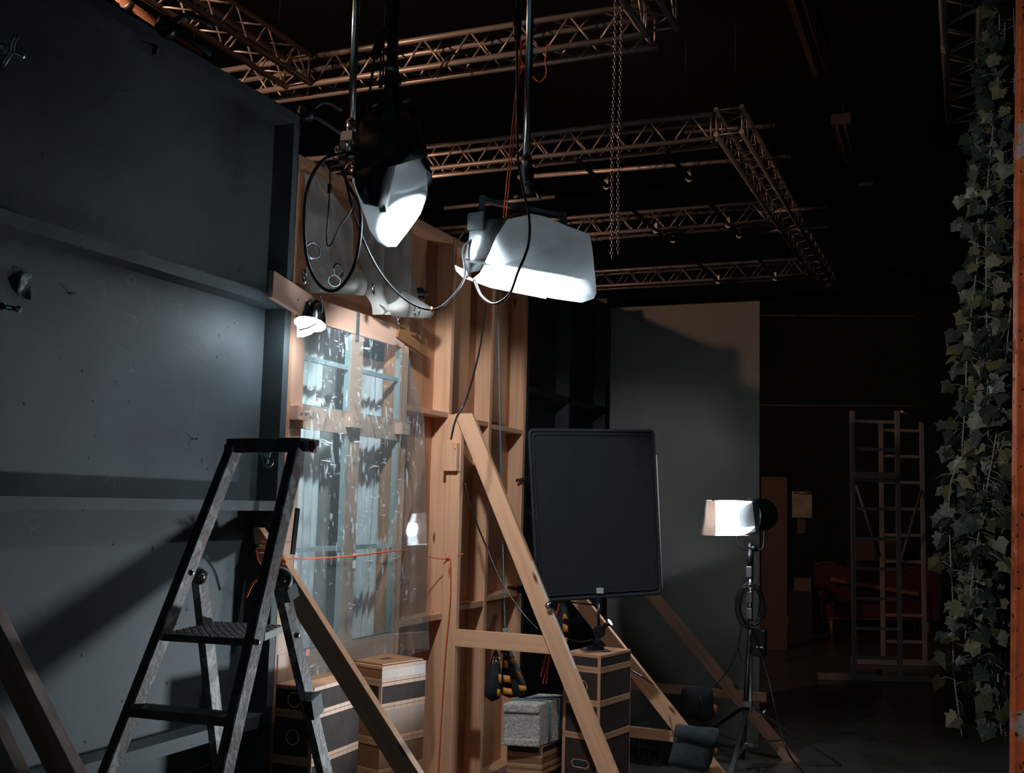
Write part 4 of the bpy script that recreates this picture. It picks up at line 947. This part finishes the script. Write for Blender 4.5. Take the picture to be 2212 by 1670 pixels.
def rounded(q, r=.03, k=4):
    out = []
    for i in range(4):
        p, a, b = q[i], q[i - 1], q[(i + 1) % 4]; da = (a - p).normalized() * r; db = (b - p).normalized() * r
        for s in range(k + 1):
            u = s / k; out.append((p + da) * (1 - u) ** 2 + p * 2 * u * (1 - u) + (p + db) * u ** 2)
    return out
MB().tube(rounded(fl), .011, 8, True).build('frame', BLACKF, t)
cen = sum(fl, V()) / 4; q = [p.lerp(cen, .015) for p in fl]
MB().prism(rounded(q, .02), (q[1] - q[0]).cross(q[2] - q[1]).normalized() * .004).build('cloth', CLOTHB, t)
nrm_ = (fl[1] - fl[0]).cross(fl[2] - fl[1]).normalized()
if nrm_.dot(FW) > 0: nrm_ = -nrm_
q2 = [p.lerp(cen, .05) for p in fl]; MB().tube(rounded([p + nrm_ * .006 for p in q2], .03), .0035, 6, True).build('stitched_hem', BLACKF, t)
MB().box(at(1296, 1276, 6.79), (.045, .004, .035), Matrix.Rotation(YAW + .2, 3, 'Z')).build('silver_label', mat('silver_label', (.42, .42, .42), .5), t)
MB().tube([fl[1].lerp(fl[2], .15) + RT * .012, fl[1].lerp(fl[2], .97) + RT * .012], .005, 6).build('lit_edge', WHITEP, t)  # white bar painting the light caught by the flag's right edge
for py, lb_ in ((1042, 'black clamp handle sticking out from the stud edge, upper one left of the flag'), (1265, 'black clamp handle sticking out from the stud edge, lower one')):
    px_ = 1130 if py < 1100 else 1112; s_ = -1 if py < 1100 else 1
    c = thing('spring_clamp', lb_, 'clamp', onX(px_, py, -2.93)); a = at(px_ - 14, py - 4 * s_ * -1, 7.86); b_ = at(px_ + 12, py + 8 * s_, 7.92)
    MB().tube([a, b_], .012, 8).build('handle', RUBBER, c); MB().box(b_, (.03, .05, .05)).build('jaw', BLACKMET, c)
# black clamp on wood wall upper
c = thing('spring_clamp', 'black clamp lying across the plywood beside the hanging curtain', 'clamp', onX(900, 634, -3.02))
MB().tube([onX(870, 628, -3.03), onX(905, 634, -3.03), onX(922, 634, -3.03)], [.015, .022, .016], 8).build('handle', RUBBER, c)
MB().box(onX(905, 634, -3.04), (.05, .05, .06)).build('jaw', BLACKMET, c)
# tape on the frame
tag(MB().span(onX(768, 735, -2.995), onX(778, 675, -2.99)).build('black_tape', TAPEG), 'dark green-black tape strip on the rail above the window mullion', 'tape')
# things behind the stacks
t = thing('striped_sandbag', 'black and yellow sandbag half hidden behind the A-frame brace, left of the tall stack', 'sandbag', at(1220, 1380, 7.7))
lobe([(1212, 1300), (1225, 1310), (1232, 1340), (1232, 1385), (1210, 1390), (1200, 1380), (1200, 1330)], 7.80, .06, BLACKF, 'pouch')
stripe([(1218, 1325), (1214, 1337), (1226, 1337), (1222, 1327)], 7.70); stripe([(1215, 1347), (1216, 1364), (1226, 1366), (1226, 1352)], 7.70); stripe([(1213, 1376), (1214, 1388), (1226, 1388), (1226, 1378)], 7.70)
t = thing('red_strap', 'thin red straps hanging in the dark gap behind the A-frame brace', 'strap', at(1190, 1480, 7.5))
for a, b_ in (((1214, 1306), (1172, 1478)), ((1208, 1304), (1168, 1462)), ((1200, 1320), (1180, 1478))): MB().beam(at(*a, 7.80), at(*b_, 7.7), .010, .003, FW).build('webbing', RED, t)
t = thing('canvas_bag', 'dark canvas sandbag with a folded flap, slung over the foot of the brace', 'sandbag', at(1497, 1660, 7.15))
lobe([(1464, 1562), (1505, 1570), (1549, 1572), (1548, 1600), (1538, 1645), (1528, 1668), (1485, 1662), (1442, 1650), (1452, 1615), (1456, 1580)], 7.15, .07, CLOTHD, 'body')
MB().grid([[at(x + 1 * k, y, 7.07 - .012 * math.sin(k / 8 * math.pi)) for x, y in ((1459 + 10.8 * k, 1566 + 1.0 * k), (1456 + 11 * k, 1580 + 2.4 * k), (1455 + 10.6 * k, 1590 + 3.0 * k))] for k in range(9)]).build('flap', CLOTHD, t, thick=.006)
t = thing('striped_sandbag', 'sandbag with orange stripes peeking out right of the dark canvas bag', 'sandbag', at(1546, 1640, 7.35))
lobe([(1538, 1580), (1552, 1578), (1553, 1610), (1550, 1632), (1540, 1630), (1535, 1600)], 7.35, .04, BLACKF, 'pouch'); stripe([(1540, 1618), (1541, 1630), (1551, 1630), (1550, 1616)], 7.29); stripe([(1546, 1585), (1544, 1598), (1553, 1596), (1553, 1580)], 7.29)
t = thing('dark_bag', 'black cloth bag in the dark beyond the pine brace, left of the lamp stand', 'bag', at(1505, 1555, 7.95))
lobe([(1472, 1484), (1540, 1484), (1542, 1550), (1520, 1560), (1468, 1548)], 7.95, .08, BLACKF, 'body'); stripe([(1543, 1520), (1540, 1530), (1548, 1542), (1550, 1528)], 7.9)
MB().tube([at(1513, 1504, 7.86), at(1513, 1520, 7.86)], .003).build('zip_pull', STEEL, t)
t = thing('perforated_crate', 'dark slotted plastic crate on the floor behind the tall stack', 'crate', onZ(1395, 1650, 0))
c0 = onZ(1392, 1655, 0) + FW * .2; mb = MB(); Rz = Matrix.Rotation(YAW - .5, 3, 'Z')
for i in range(5):
    for j in range(3):
        pass
for i in range(6): mb.box(c0 + Rz @ V((-.2 + .08 * i, 0, .13)), (.015, .3, .26), Rz)
for k in range(3): mb.box(c0 + Rz @ V((0, 0, .012 + .118 * k)), (.42, .3, .02), Rz)
mb.build('slats', RUBBER, t)
MB().box(c0 + Rz @ V((0, .01, .13)), (.40, .28, .24), Rz).build('inner_box', BLACKF, t)

# ------------------------------------------------------------------ cables and cords near the lamps
tag(cable([at(745, 330, 4.9), at(700, 345, 4.85), at(668, 395, 4.8), at(658, 470, 4.8), at(664, 560, 4.8), at(690, 615, 4.8), at(724, 628, 4.8), at(758, 590, 4.8), at(776, 530, 4.8), at(778, 450, 4.82), at(752, 400, 4.85), at(738, 360, 4.9)], .0085).build('cable_loop', CABLE), 'big oval loop of thick black cable in front of the left eyelet curtain', 'cable')
t = thing('plug_lead', 'thin lead with a small plug, dangling inside the cable loop', 'cable', at(712, 345, 4.85))
cable([at(712, 345, 4.85), at(713, 395, 4.83), at(710, 450, 4.82), at(706, 522, 4.82), at(716, 527, 4.82), at(735, 488, 4.83), at(758, 455, 4.84), at(764, 430, 4.85)], .0035).build('lead', CABLE, t)
MB().box(at(712, 408, 4.83), (.016, .016, .045)).build('plug', CABLE, t, bevel=.003)
t = thing('lamp_cable', 'black cable sagging from the left lamp to the right lamp', 'cable', at(933, 669, 4.85))
cable([at(744, 378, 4.88), at(762, 450, 4.86), at(790, 530, 4.85), at(830, 600, 4.85), at(880, 650, 4.85), at(933, 669, 4.85), at(970, 648, 4.9), at(1003, 600, 4.98), at(1000, 540, 5.05), at(1022, 515, 5.1)], .006).build('sheath', CABLE, t)
ring(MB(), at(933, 669, 4.85), RT + V((0, 0, .2)), .010, .005, 12).build('orange_tie', ORANGE, t)
t = thing('lamp_cable', 'black cable running down beside the right pole and looping in front of the paper', 'cable', at(1120, 60, 4.95))
cable([at(1120, -120, 5.0), at(1117, 60, 4.98), at(1117, 230, 4.98), at(1118, 330, 4.98), at(1128, 400, 4.98), at(1143, 470, 4.90), at(1141, 530, 4.86), at(1118, 590, 4.82), at(1100, 635, 4.82), at(1068, 656, 4.85), at(1040, 640, 4.9), at(1024, 605, 4.95)], .0065).build('sheath', CABLE, t)
MB().tube([at(1118, 20, 4.98), at(1117, 35, 4.98), at(1117, 75, 4.98), at(1119, 90, 4.98)], [.010, .022, .022, .010], 10).build('connector', CABLE, t)
t = thing('lamp_cable', 'cables and connectors strapped beside the thick black pole', 'cable', at(810, 130, 4.75))
cable([at(836, -60, 4.72), at(832, 60, 4.72), at(812, 110, 4.72), at(804, 160, 4.72), at(795, 230, 4.74), at(790, 262, 4.75)], .006).build('sheath', CABLE, t)
MB().tube([at(822, 85, 4.7), at(808, 125, 4.7)], .02, 10).build('connector', CABLE, t)
for k in (-1, 1): cable([at(826 + 3 * k, 60, 4.72), at(825 + 3 * k, 150, 4.72), at(822 + 2 * k, 190, 4.72)], .005).build('sheath', CABLE, t)
mb = MB(); 
for k in range(5): mb.tube(smooth_path([at(775 + 3 * k, 212, 4.75), at(785, 205 + 4 * k, 4.72), at(800, 214 - 2 * k, 4.73), at(812, 222, 4.75)], 5), .005, 6)
mb.build('tangle', CABLE, t)
t = thing('cord', 'pair of taut orange cords running up from the right lamp', 'cord', at(1090, 470, 5.15))
for k in (0, 1): MB().tube([at(1087 + 5.5 * k, 470, 5.15), at(1108 + 5 * k, 260, 5.16), at(1126 + 2 * k, 88, 5.18)], .0032, 6).build('strand', ORANGE, t)
cable([at(1124, 85, 5.18), at(1130, 100, 5.18), at(1122, 118, 5.18), at(1130, 140, 5.18), at(1124, 160, 5.18)], .003).build('knot', ORANGE, t)
tag(cable([at(1183, 95, 5.9), at(1178, 130, 5.9), at(1180, 160, 5.9), at(1165, 176, 5.9), at(1148, 162, 5.9)], .004).build('orange_cord_end', ORANGE), 'loose curl of orange cord under the nearest truss, right of the pole', 'cord')
tag(cable([at(1050, 660, 6.4), at(1035, 760, 6.2), at(1008, 860, 5.95), at(985, 905, 5.92), at(974, 950, 5.93)], .0055).build('hanging_cable', CABLE), 'black cable falling from behind the right lamp to the top of the A-frame', 'cable')
tag(cable([at(1004, 1040, 6.72), at(1018, 1100, 6.7), at(1050, 1180, 6.7), at(1085, 1260, 6.6), at(1130, 1325, 6.5), at(1165, 1362, 6.45)], .0055).build('hanging_cable', CABLE), 'black cable swinging from the A-frame post across to the diagonal', 'cable')
tag(cable([at(1225, 1380, 6.95), at(1250, 1386, 6.9), at(1280, 1382, 6.85)], .005).build('short_cable', CABLE), 'grey cable reaching the clamp stand on the tall stack', 'cable')
tag(cable([at(1352, 1441, 7.1), at(1370, 1452, 7.12), at(1393, 1466, 7.13), at(1410, 1478, 7.3)], .005).build('short_cable', CABLE), 'black cable crossing the pine brace right of the tall stack', 'cable')
t = thing('short_cable', 'black cable with a buff sleeve draped on the nearest truss', 'cable', onY(930, 160, 7.45))
cable([onY(925, 155, 7.45), onY(935, 166, 7.45), onY(955, 140, 7.45), onY(975, 118, 7.45), onY(1005, 118, 7.5), onY(1015, 128, 7.5)], .008).build('sheath', CABLE, t)

# ------------------------------------------------------------------ details on the black flat
t = thing('wing_nut_clamp', 'steel wing nut and threaded rod poking in at the upper left edge', 'clamp', at(20, 110, 3.1))
MB().grid([[at(x + dx, y, 3.0 - .006 * abs(k - 2)) for dx in (0, 13)] for k, (x, y) in enumerate(((30, 75), (20, 92), (18, 110), (8, 125), (-2, 142)))]).build('wing', STEEL, t, thick=.006)
MB().tube([at(22, 112, 3.0), at(52, 124, 3.0)], .0045, 8).build('thread', CHROME, t)
MB().tube([at(-40, 85, 3.05), at(15, 108, 3.0)], .014, 12).build('rod', STEEL, t)
t = thing('tape_strip', 'crumpled grey tape strip stuck on the black flat at far left', 'tape', onX(55, 612, XP + .01))
MB().grid([[onX(x + 30 * v + (4 if j == 2 else 0), y + 8 * v, XP + .006 + .012 * math.sin(v * 4 + j)) for v in (0, .25, .5, .75, 1)] for j, (x, y) in enumerate(((42, 585), (39, 600), (36, 615), (37, 630), (42, 642)))]).build('strip', TAPEG, t, thick=.001)
t = thing('steel_bolt', 'glass and steel bolt end sticking in from the left edge below the tape', 'bolt', at(10, 665, 2.9))
MB().tube([at(-30, 655, 2.9), at(10, 663, 2.9)], .010, 10).build('shank', BLACKMET, t); MB().tube([at(5, 662, 2.9), at(35, 668, 2.9)], .007, 10).build('sleeve', CHROME, t); MB().tube([at(36, 666, 2.9), at(44, 671, 2.9)], .009, 10).build('nut', STEEL, t)
for (px, py, L_) in ((150, 634, .04), (415, 948, .025), (560, 1275, .02)):
    p = onX(px, py, XP); tag(MB().tube([p, p + V((L_, .0, .0))], .004, 6).build('nail', CHROME), {150: 'nail in the black flat, right of the grey tape strip', 415: 'nail in the black flat, just left of the ladder top', 560: 'nail low on the black flat between the ladder legs'}[px], 'nail')
# splinters and pinholes
mb = MB()
random.seed(11)
for k in range(60):
    y = random.uniform(1.9, 4.1); z = random.uniform(.9, 3.2); s = random.choice((.003, .004, .007))
    mb.prism([(XP + .0006, y - s, z), (XP + .0006, y, z + s * random.uniform(1, 3)), (XP + .0006, y + s * .5, z - s)], (.0008, 0, 0))
mb.build('pinholes', BLACKF, bpy.data.objects['set_flat'])
# spring clamps on its top edge
for i, (px, py, lb_) in enumerate(((332, 88, 'black spring clamp on the upper edge of the black flat, far left one'), (640, 232, 'black spring clamp on the upper right corner of the black flat'))):
    c = onX(px, py, -3.05); c.z = WT + .0; t = thing('spring_clamp', lb_, 'clamp', c)
    MB().lathe([(.02, -.03), (.045, -.02), (.045, .02), (.02, .03)], c + V((.06, 0, .03)), (0, 1, 0), 16).build('pivot', BLACKMET, t)
    for s_ in (-1, 1): MB().tube(smooth_path([c + V((.06, 0, .03)), c + V((.12, .06, .05 + .05 * s_)), c + V((.16, .16, .03 + .06 * s_))], 4), .014, 8).build('handle', RUBBER, t)
    for s_ in (-1, 1): MB().tube([c + V((.05, 0, .03)), c + V((.03 if s_ > 0 else -.11, -.02, -.05)), c + V((.03 if s_ > 0 else -.11, -.02, -.09))], .012, 8).build('jaw', BLACKMET, t)

# ------------------------------------------------------------------ frame scaffold, sofa and background
def rung_ladder(name, label, D, x0, x1, ytop, ybot, rungs, base, group):
    a0, a1 = at(x0, ybot[0], D), at(x1, ybot[1], D); 
    t = thing(name, label, 'ladder frame', (a0 + a1) / 2, group)
    for px, yb in ((x0, ybot[0]), (x1, ybot[1])):
        p = at(px, (ytop + yb) / 2, D); zt = at(px, ytop, D).z; MB().box((p.x, p.y, (zt + .06) / 2), (.045, .045, zt - .06), Matrix.Rotation(YAW, 3, 'Z')).build('post', TRD, t)
    for py in rungs:
        p = at(x0, py, D); q = at(x1, py + 2, D); q.z = p.z; MB().beam(p, q, .03, .035).build('rung', TRD, t)
    p, q = [onZ(x, y, .05) for x, y in base]; p = at(base[0][0], base[0][1], D); q = at(base[1][0], base[1][1], D); p.z = q.z = .04
    MB().beam(p, q, .08, .07).build('base_bar', TRD, t)
    return t
TRD = mat('dull_aluminium', (.30, .28, .27), .5, .3, var=.2, vscale=3)
g = None
t = rung_ladder('ladder_frame', 'nearer tall aluminium ladder frame in the dark background', 12.45, 1843, 1941, 888, (1450, 1456), (910, 970, 1037, 1098, 1163, 1228, 1292, 1357, 1420), ((1768, 1448), (2010, 1462)), g)
MB().beam(at(1848, 1026, 12.42), at(1936, 1028, 12.42), .03, .075).build('wide_board', TRD, t)
MB().beam(at(1892, 1452, 12.36), at(1906, 1452, 12.36), .02, .06).build('paper_label', CARD, t)
t = rung_ladder('ladder_frame', 'farther aluminium ladder frame, just right of and behind the nearer one', 13.75, 1905, 1994, 912, (1418, 1420), (929, 985, 1041, 1098, 1155, 1212, 1328, 1385), ((1840, 1408), (2054, 1420)), g)
pts = [at(1990, 1060, 13.7), at(1948, 1205, 12.9)]; MB().tube(pts, .018).build('diagonal_strut', TRD, t)
MB().tube([at(1948, 890, 12.5), at(1994, 910, 13.7)], .018).build('top_strut', TRD, t)
MB().tube([at(1850, 1050, 12.6), at(1900, 1200, 13.4)], .018).build('diagonal_strut', TRD, t)
# sofa
DSf = 17.3
t = thing('sofa', 'dark red camelback sofa far back behind the ladder frames', 'sofa', V((at(1895, 1330, DSf).x, at(1895, 1330, DSf).y, 0)))
prof = [(1765, 1218), (1785, 1214), (1810, 1222), (1840, 1232), (1880, 1228), (1930, 1232), (1970, 1226), (2000, 1216), (2025, 1216), (2032, 1232)]
pts = [at(x, y, DSf + .3) for x, y in prof]; lo = [V((p.x, p.y, .40)) for p in pts]
def strip(pts, lo, ext):
    mb = MB()
    for i in range(len(pts) - 1): mb.prism([lo[i], lo[i + 1], pts[i + 1], pts[i]], ext)
    return mb
strip(pts, lo, FW * .18).build('back', SOFA, t); MB().tube(smooth_path([p - FW * .01 for p in pts], 4), .018, 6).build('back_piping', SOFAP, t)
a, b = at(1785, 1335, DSf - .3), at(2015, 1345, DSf - .3); a.z = b.z = 0
MB().prism([V((a.x, a.y, .22)), V((b.x, b.y, .22)), V((b.x, b.y, .22)) + FW * .65, V((a.x, a.y, .22)) + FW * .65], (0, 0, .24)).build('seat', SOFA, t, bevel=.04)
MB().tube([V((a.x, a.y, .24)), V((b.x, b.y, .24))], .015, 6).build('seat_piping', SOFAP, t)
for p, s_ in ((a, -1), (b, 1)):
    MB().prism([V((p.x, p.y, .2)), V((p.x, p.y, .2)) + RT * (.16 * s_), V((p.x, p.y, .2)) + RT * (.16 * s_) + FW * .7, V((p.x, p.y, .2)) + FW * .7][::s_], (0, 0, .46)).build('arm', SOFA, t, bevel=.05)
for p in (a + RT * .08, b - RT * .08, a + RT * .08 + FW * .55, b - RT * .08 + FW * .55): MB().tube([V((p.x, p.y, 0)), V((p.x, p.y, .22))], [.02, .035], 8).build('foot', DULL, t)
tag(MB().prism([at(1795, 1247, DSf + .1), at(1985, 1280, DSf + .1), at(1985, 1288, DSf + .1), at(1795, 1255, DSf + .1)], FW * .03).build('plank', DULL), 'long brown plank lying across the sofa back', 'plank')
# background panels
tag(MB().prism([V((at(1646, 1300, 15).x, at(1646, 1300, 15).y, 0)), V((at(1700, 1300, 15).x, at(1700, 1300, 15).y, 0)), at(1700, 1031, 15), at(1646, 1030, 15)], FW * .04).build('leaning_panel', CARD), 'dim brown panel standing right of the lamp head', 'panel')
t = thing('framed_print', 'small framed print on the far wall right of the lamp, with a glint on top', 'picture', onY(1733, 1090, 19.98))
MB().span(onY(1711, 1118, 19.93), onY(1755, 1062, 19.99)).build('print', FRAMEW, t); MB().tube([onY(1714, 1064, 19.9), onY(1752, 1065, 19.9)], .022).build('glint_bar', TRUSS, t)  # bright bar added as the highlight along the frame's top
tag(MB().span(onY(1722, 1152, 19.95), onY(1741, 1122, 19.99)).build('wall_notice', CARD), 'small paper under the framed print', 'notice')
tag(MB().prism([at(1849, 1210, 18.4), at(1937, 1212, 18.4), at(1936, 1164, 18.4), at(1850, 1163, 18.4)], FW * .06).build('pale_panel', CARD), 'pale square panel seen through the ladder frames above the sofa', 'panel')
p = at(1893, 1212, 18.4)
tag(MB().span((p.x - .5, p.y + .1, 0), (p.x + .5, p.y + .3, p.z)).build('side_cabinet', BLACKF), 'black cabinet behind the sofa carrying the pale square panel', 'cabinet')
t = tag(MB().box(onZ(1697, 1338, .06), (.5, .3, .12)).build('floor_box', CARD), 'small low box on the floor in the far dark left of the sofa', 'box')
tag(MB().box(at(1736, 1262, 17) , (.26, .26, .2)).build('crumpled_bag', CARD), 'pale bag beside the left arm of the sofa', 'bag')
p = at(1736, 1262, 17); tag(MB().span((p.x - .2, p.y - .2, 0), (p.x + .16, p.y + .2, p.z - .101)).build('dark_crate', BLACKF), 'black crate under the pale bag beside the sofa', 'crate')

# ------------------------------------------------------------------ orange post and ivy
DP = 2.95
t = thing('door_post', 'chipped orange painted door post at the right edge', 'post', V((at(2205, 1600, DP).x, at(2205, 1600, DP).y, 0)))
a, b = at(2204, -60, DP), at(2190, 1700, DP); d = (b - a); f = a + d * (a.z / -d.z); a = a - d * .1
sx = RT
MB().prism([a, f, f + sx * .028, a + sx * .028], FW * .03).build('moulding', ORPOST, t, bevel=.003)
a2, f2 = a + sx * .018 - FW * .012, f + sx * .018 - FW * .012
MB().prism([a2, f2, f2 + sx * .018, a2 + sx * .018], FW * .03).build('bead', ORPOST, t, bevel=.003)
MB().prism([a + sx * .03 - FW * .02, f + sx * .03 - FW * .02, f + sx * .12 - FW * .02, a + sx * .12 - FW * .02], FW * .05).build('backing', BLACKF, t)
pp = at(2170, 1560, DP + .9)
tt = thing('door_post', 'short brown post foot seen through the ivy tips', 'post', V((pp.x, pp.y, 0)))
MB().tube([onZ(2152, 1590, .0) + V((0, 0, .0)), at(2158, 1400, onZ(2152, 1590, 0).dot(FW))], .02, 8).build('steel_tube', STEEL, tt)
q = onZ(2172, 1590, 0); MB().box((q.x, q.y, .6), (.02, .04, 1.2)).build('strip', DULL, tt)

random.seed(21)
DI = 3.15
def leaf(mb, c, dirv, nrm, s):
    """five lobed ivy leaf with a folded midrib"""
    d = dirv.normalized(); n = (nrm - d * nrm.dot(d)).normalized(); r = d.cross(n)
    P = [(0, -.02), (.26, -.24), (.54, -.12), (.50, .14), (.66, .34), (.40, .48), (0, 1.0)]
    fold = random.uniform(-.1, .55); curl = random.uniform(-.3, .45); b = len(mb.v)
    mid = [(0, -.02), (0, .2), (0, .5), (0, 1.0)]
    def pt(x, y): return c + d * (y * s) + r * (x * s) + n * (s * (-abs(x) * fold - curl * y * y * .5))
    for x, y in mid: mb.v.append(pt(x, y))
    for sg in (1, -1):
        b2 = len(mb.v)
        for x, y in P[1:6]: mb.v.append(pt(x * sg * random.uniform(.9, 1.1), y))
        for tri in ((b, b2, b + 1), (b2, b2 + 1, b + 1), (b2 + 1, b2 + 2, b + 1), (b + 1, b2 + 2, b + 2), (b2 + 2, b2 + 3, b2 + 4), (b2 + 2, b2 + 4, b + 2), (b + 2, b2 + 4, b + 3)):
            mb.face(list(tri) if sg > 0 else list(tri)[::-1], None, False)
t = thing('ivy_garland', 'long hanging garland of dark variegated ivy beside the orange post', 'ivy', at(2150, 800, DI))
strands = [
 ([(2192, -60), (2190, 150), (2186, 400), (2180, 700), (2185, 1000), (2176, 1250), (2168, 1400)], 1.0, 0),
 ([(2178, -60), (2172, 200), (2160, 500), (2165, 800), (2160, 1100), (2150, 1300), (2148, 1420), (2165, 1590)], 1.0, .02),
 ([(2165, -60), (2158, 150), (2140, 420), (2128, 700), (2135, 950), (2120, 1150), (2110, 1320), (2118, 1430)], 1.0, -.03),
 ([(2150, 60), (2140, 260), (2118, 430), (2112, 620), (2100, 760), (2090, 900), (2075, 1050), (2065, 1200)], .9, .05),
 ([(2115, 380), (2108, 540), (2095, 800), (2090, 950), (2060, 1040), (2050, 1150), (2062, 1300), (2064, 1450), (2075, 1590)], .55, .0),
 ([(2190, 300), (2180, 600), (2150, 900), (2135, 1050), (2100, 1200), (2090, 1380)], 1.0, -.06),
 ([(2185, 700), (2170, 900), (2190, 1150), (2182, 1330)], 1.0, .07),
 ([(2140, 880), (2110, 1000), (2140, 1160), (2130, 1290), (2150, 1390), (2130, 1560)], .5, .04)]
stem_paths = []
for k, (pts, dens, dd) in enumerate(strands):
    W = smooth_path([at(x, y, DI + dd) + V((random.uniform(-.01, .01), random.uniform(-.01, .01), 0)) for x, y in pts], 10)
    st_ = MB().tube(W, .0022, 5).build('stem', STEM, t); mb = MB(); ps = MB()
    acc = 0
    for i in range(1, len(W)):
        seg = (W[i] - W[i - 1]).length; px_len = seg
        n = 0; acc += seg * dens * (100 if k != 4 else 55)
        while acc > 1:
            acc -= 1; p = W[i - 1].lerp(W[i], random.random())
            trail = (W[i].z < 1.22)
            s = random.uniform(.028, .048) * (.8 if trail else 1)
            if trail and random.random() < .5: continue
            side = random.choice((-1, 1)) if k not in (0,) else -1
            off = RT * side * random.uniform(.01, .05) + FW * random.uniform(-.06, .05) + V((0, 0, random.uniform(-.04, .02)))
            c = p + off
            if (c - CAM).dot(RT) / (c - CAM).dot(FW) > .462: continue
            dv = V((random.uniform(-.5, .5), random.uniform(-.5, .5), -1)) + RT * side * random.uniform(.0, 1.3)
            nv = -FW + V((random.uniform(-1, 1), random.uniform(-1, 1), random.uniform(-.3, 1.0))) * .8
            leaf(mb, c, dv, nv, s); ps.tube([p, p.lerp(c, .6) + V((0, 0, .006)), c], .0011, 4)
    mb.build('foliage', LEAF, st_); ps.build('leaf_stalks', STEM, st_)['kind'] = 'stuff'

# ------------------------------------------------------------------ groups of like things
GROUPS = dict(apple_box='apple boxes piled by the wall', set_flat='black set flats', spring_clamp='black spring clamps', eyelet_curtain='eyelet curtains over the wall top',
              film_lamp='film lamps wrapped in paper', hanging_pole='poles hanging from the grid', nail='nails in the black flat', ladder_frame='aluminium ladder frames at the back',
              striped_sandbag='striped sandbags', lamp_cable='cables of the hanging lamps', hanging_cable='loose hanging cables', wall_conduit='conduits on the far wall',
              ceiling_fixture='ceiling fixtures', stage_brace='timber braces behind the flats', door_post='door posts at the right edge', short_cable='short loose cables')
for o in list(COL.objects):
    if o.parent is None and 'label' in o:
        k = o.name.split('.')[0]
        if k in GROUPS and 'group' not in o: o['group'] = GROUPS[k]
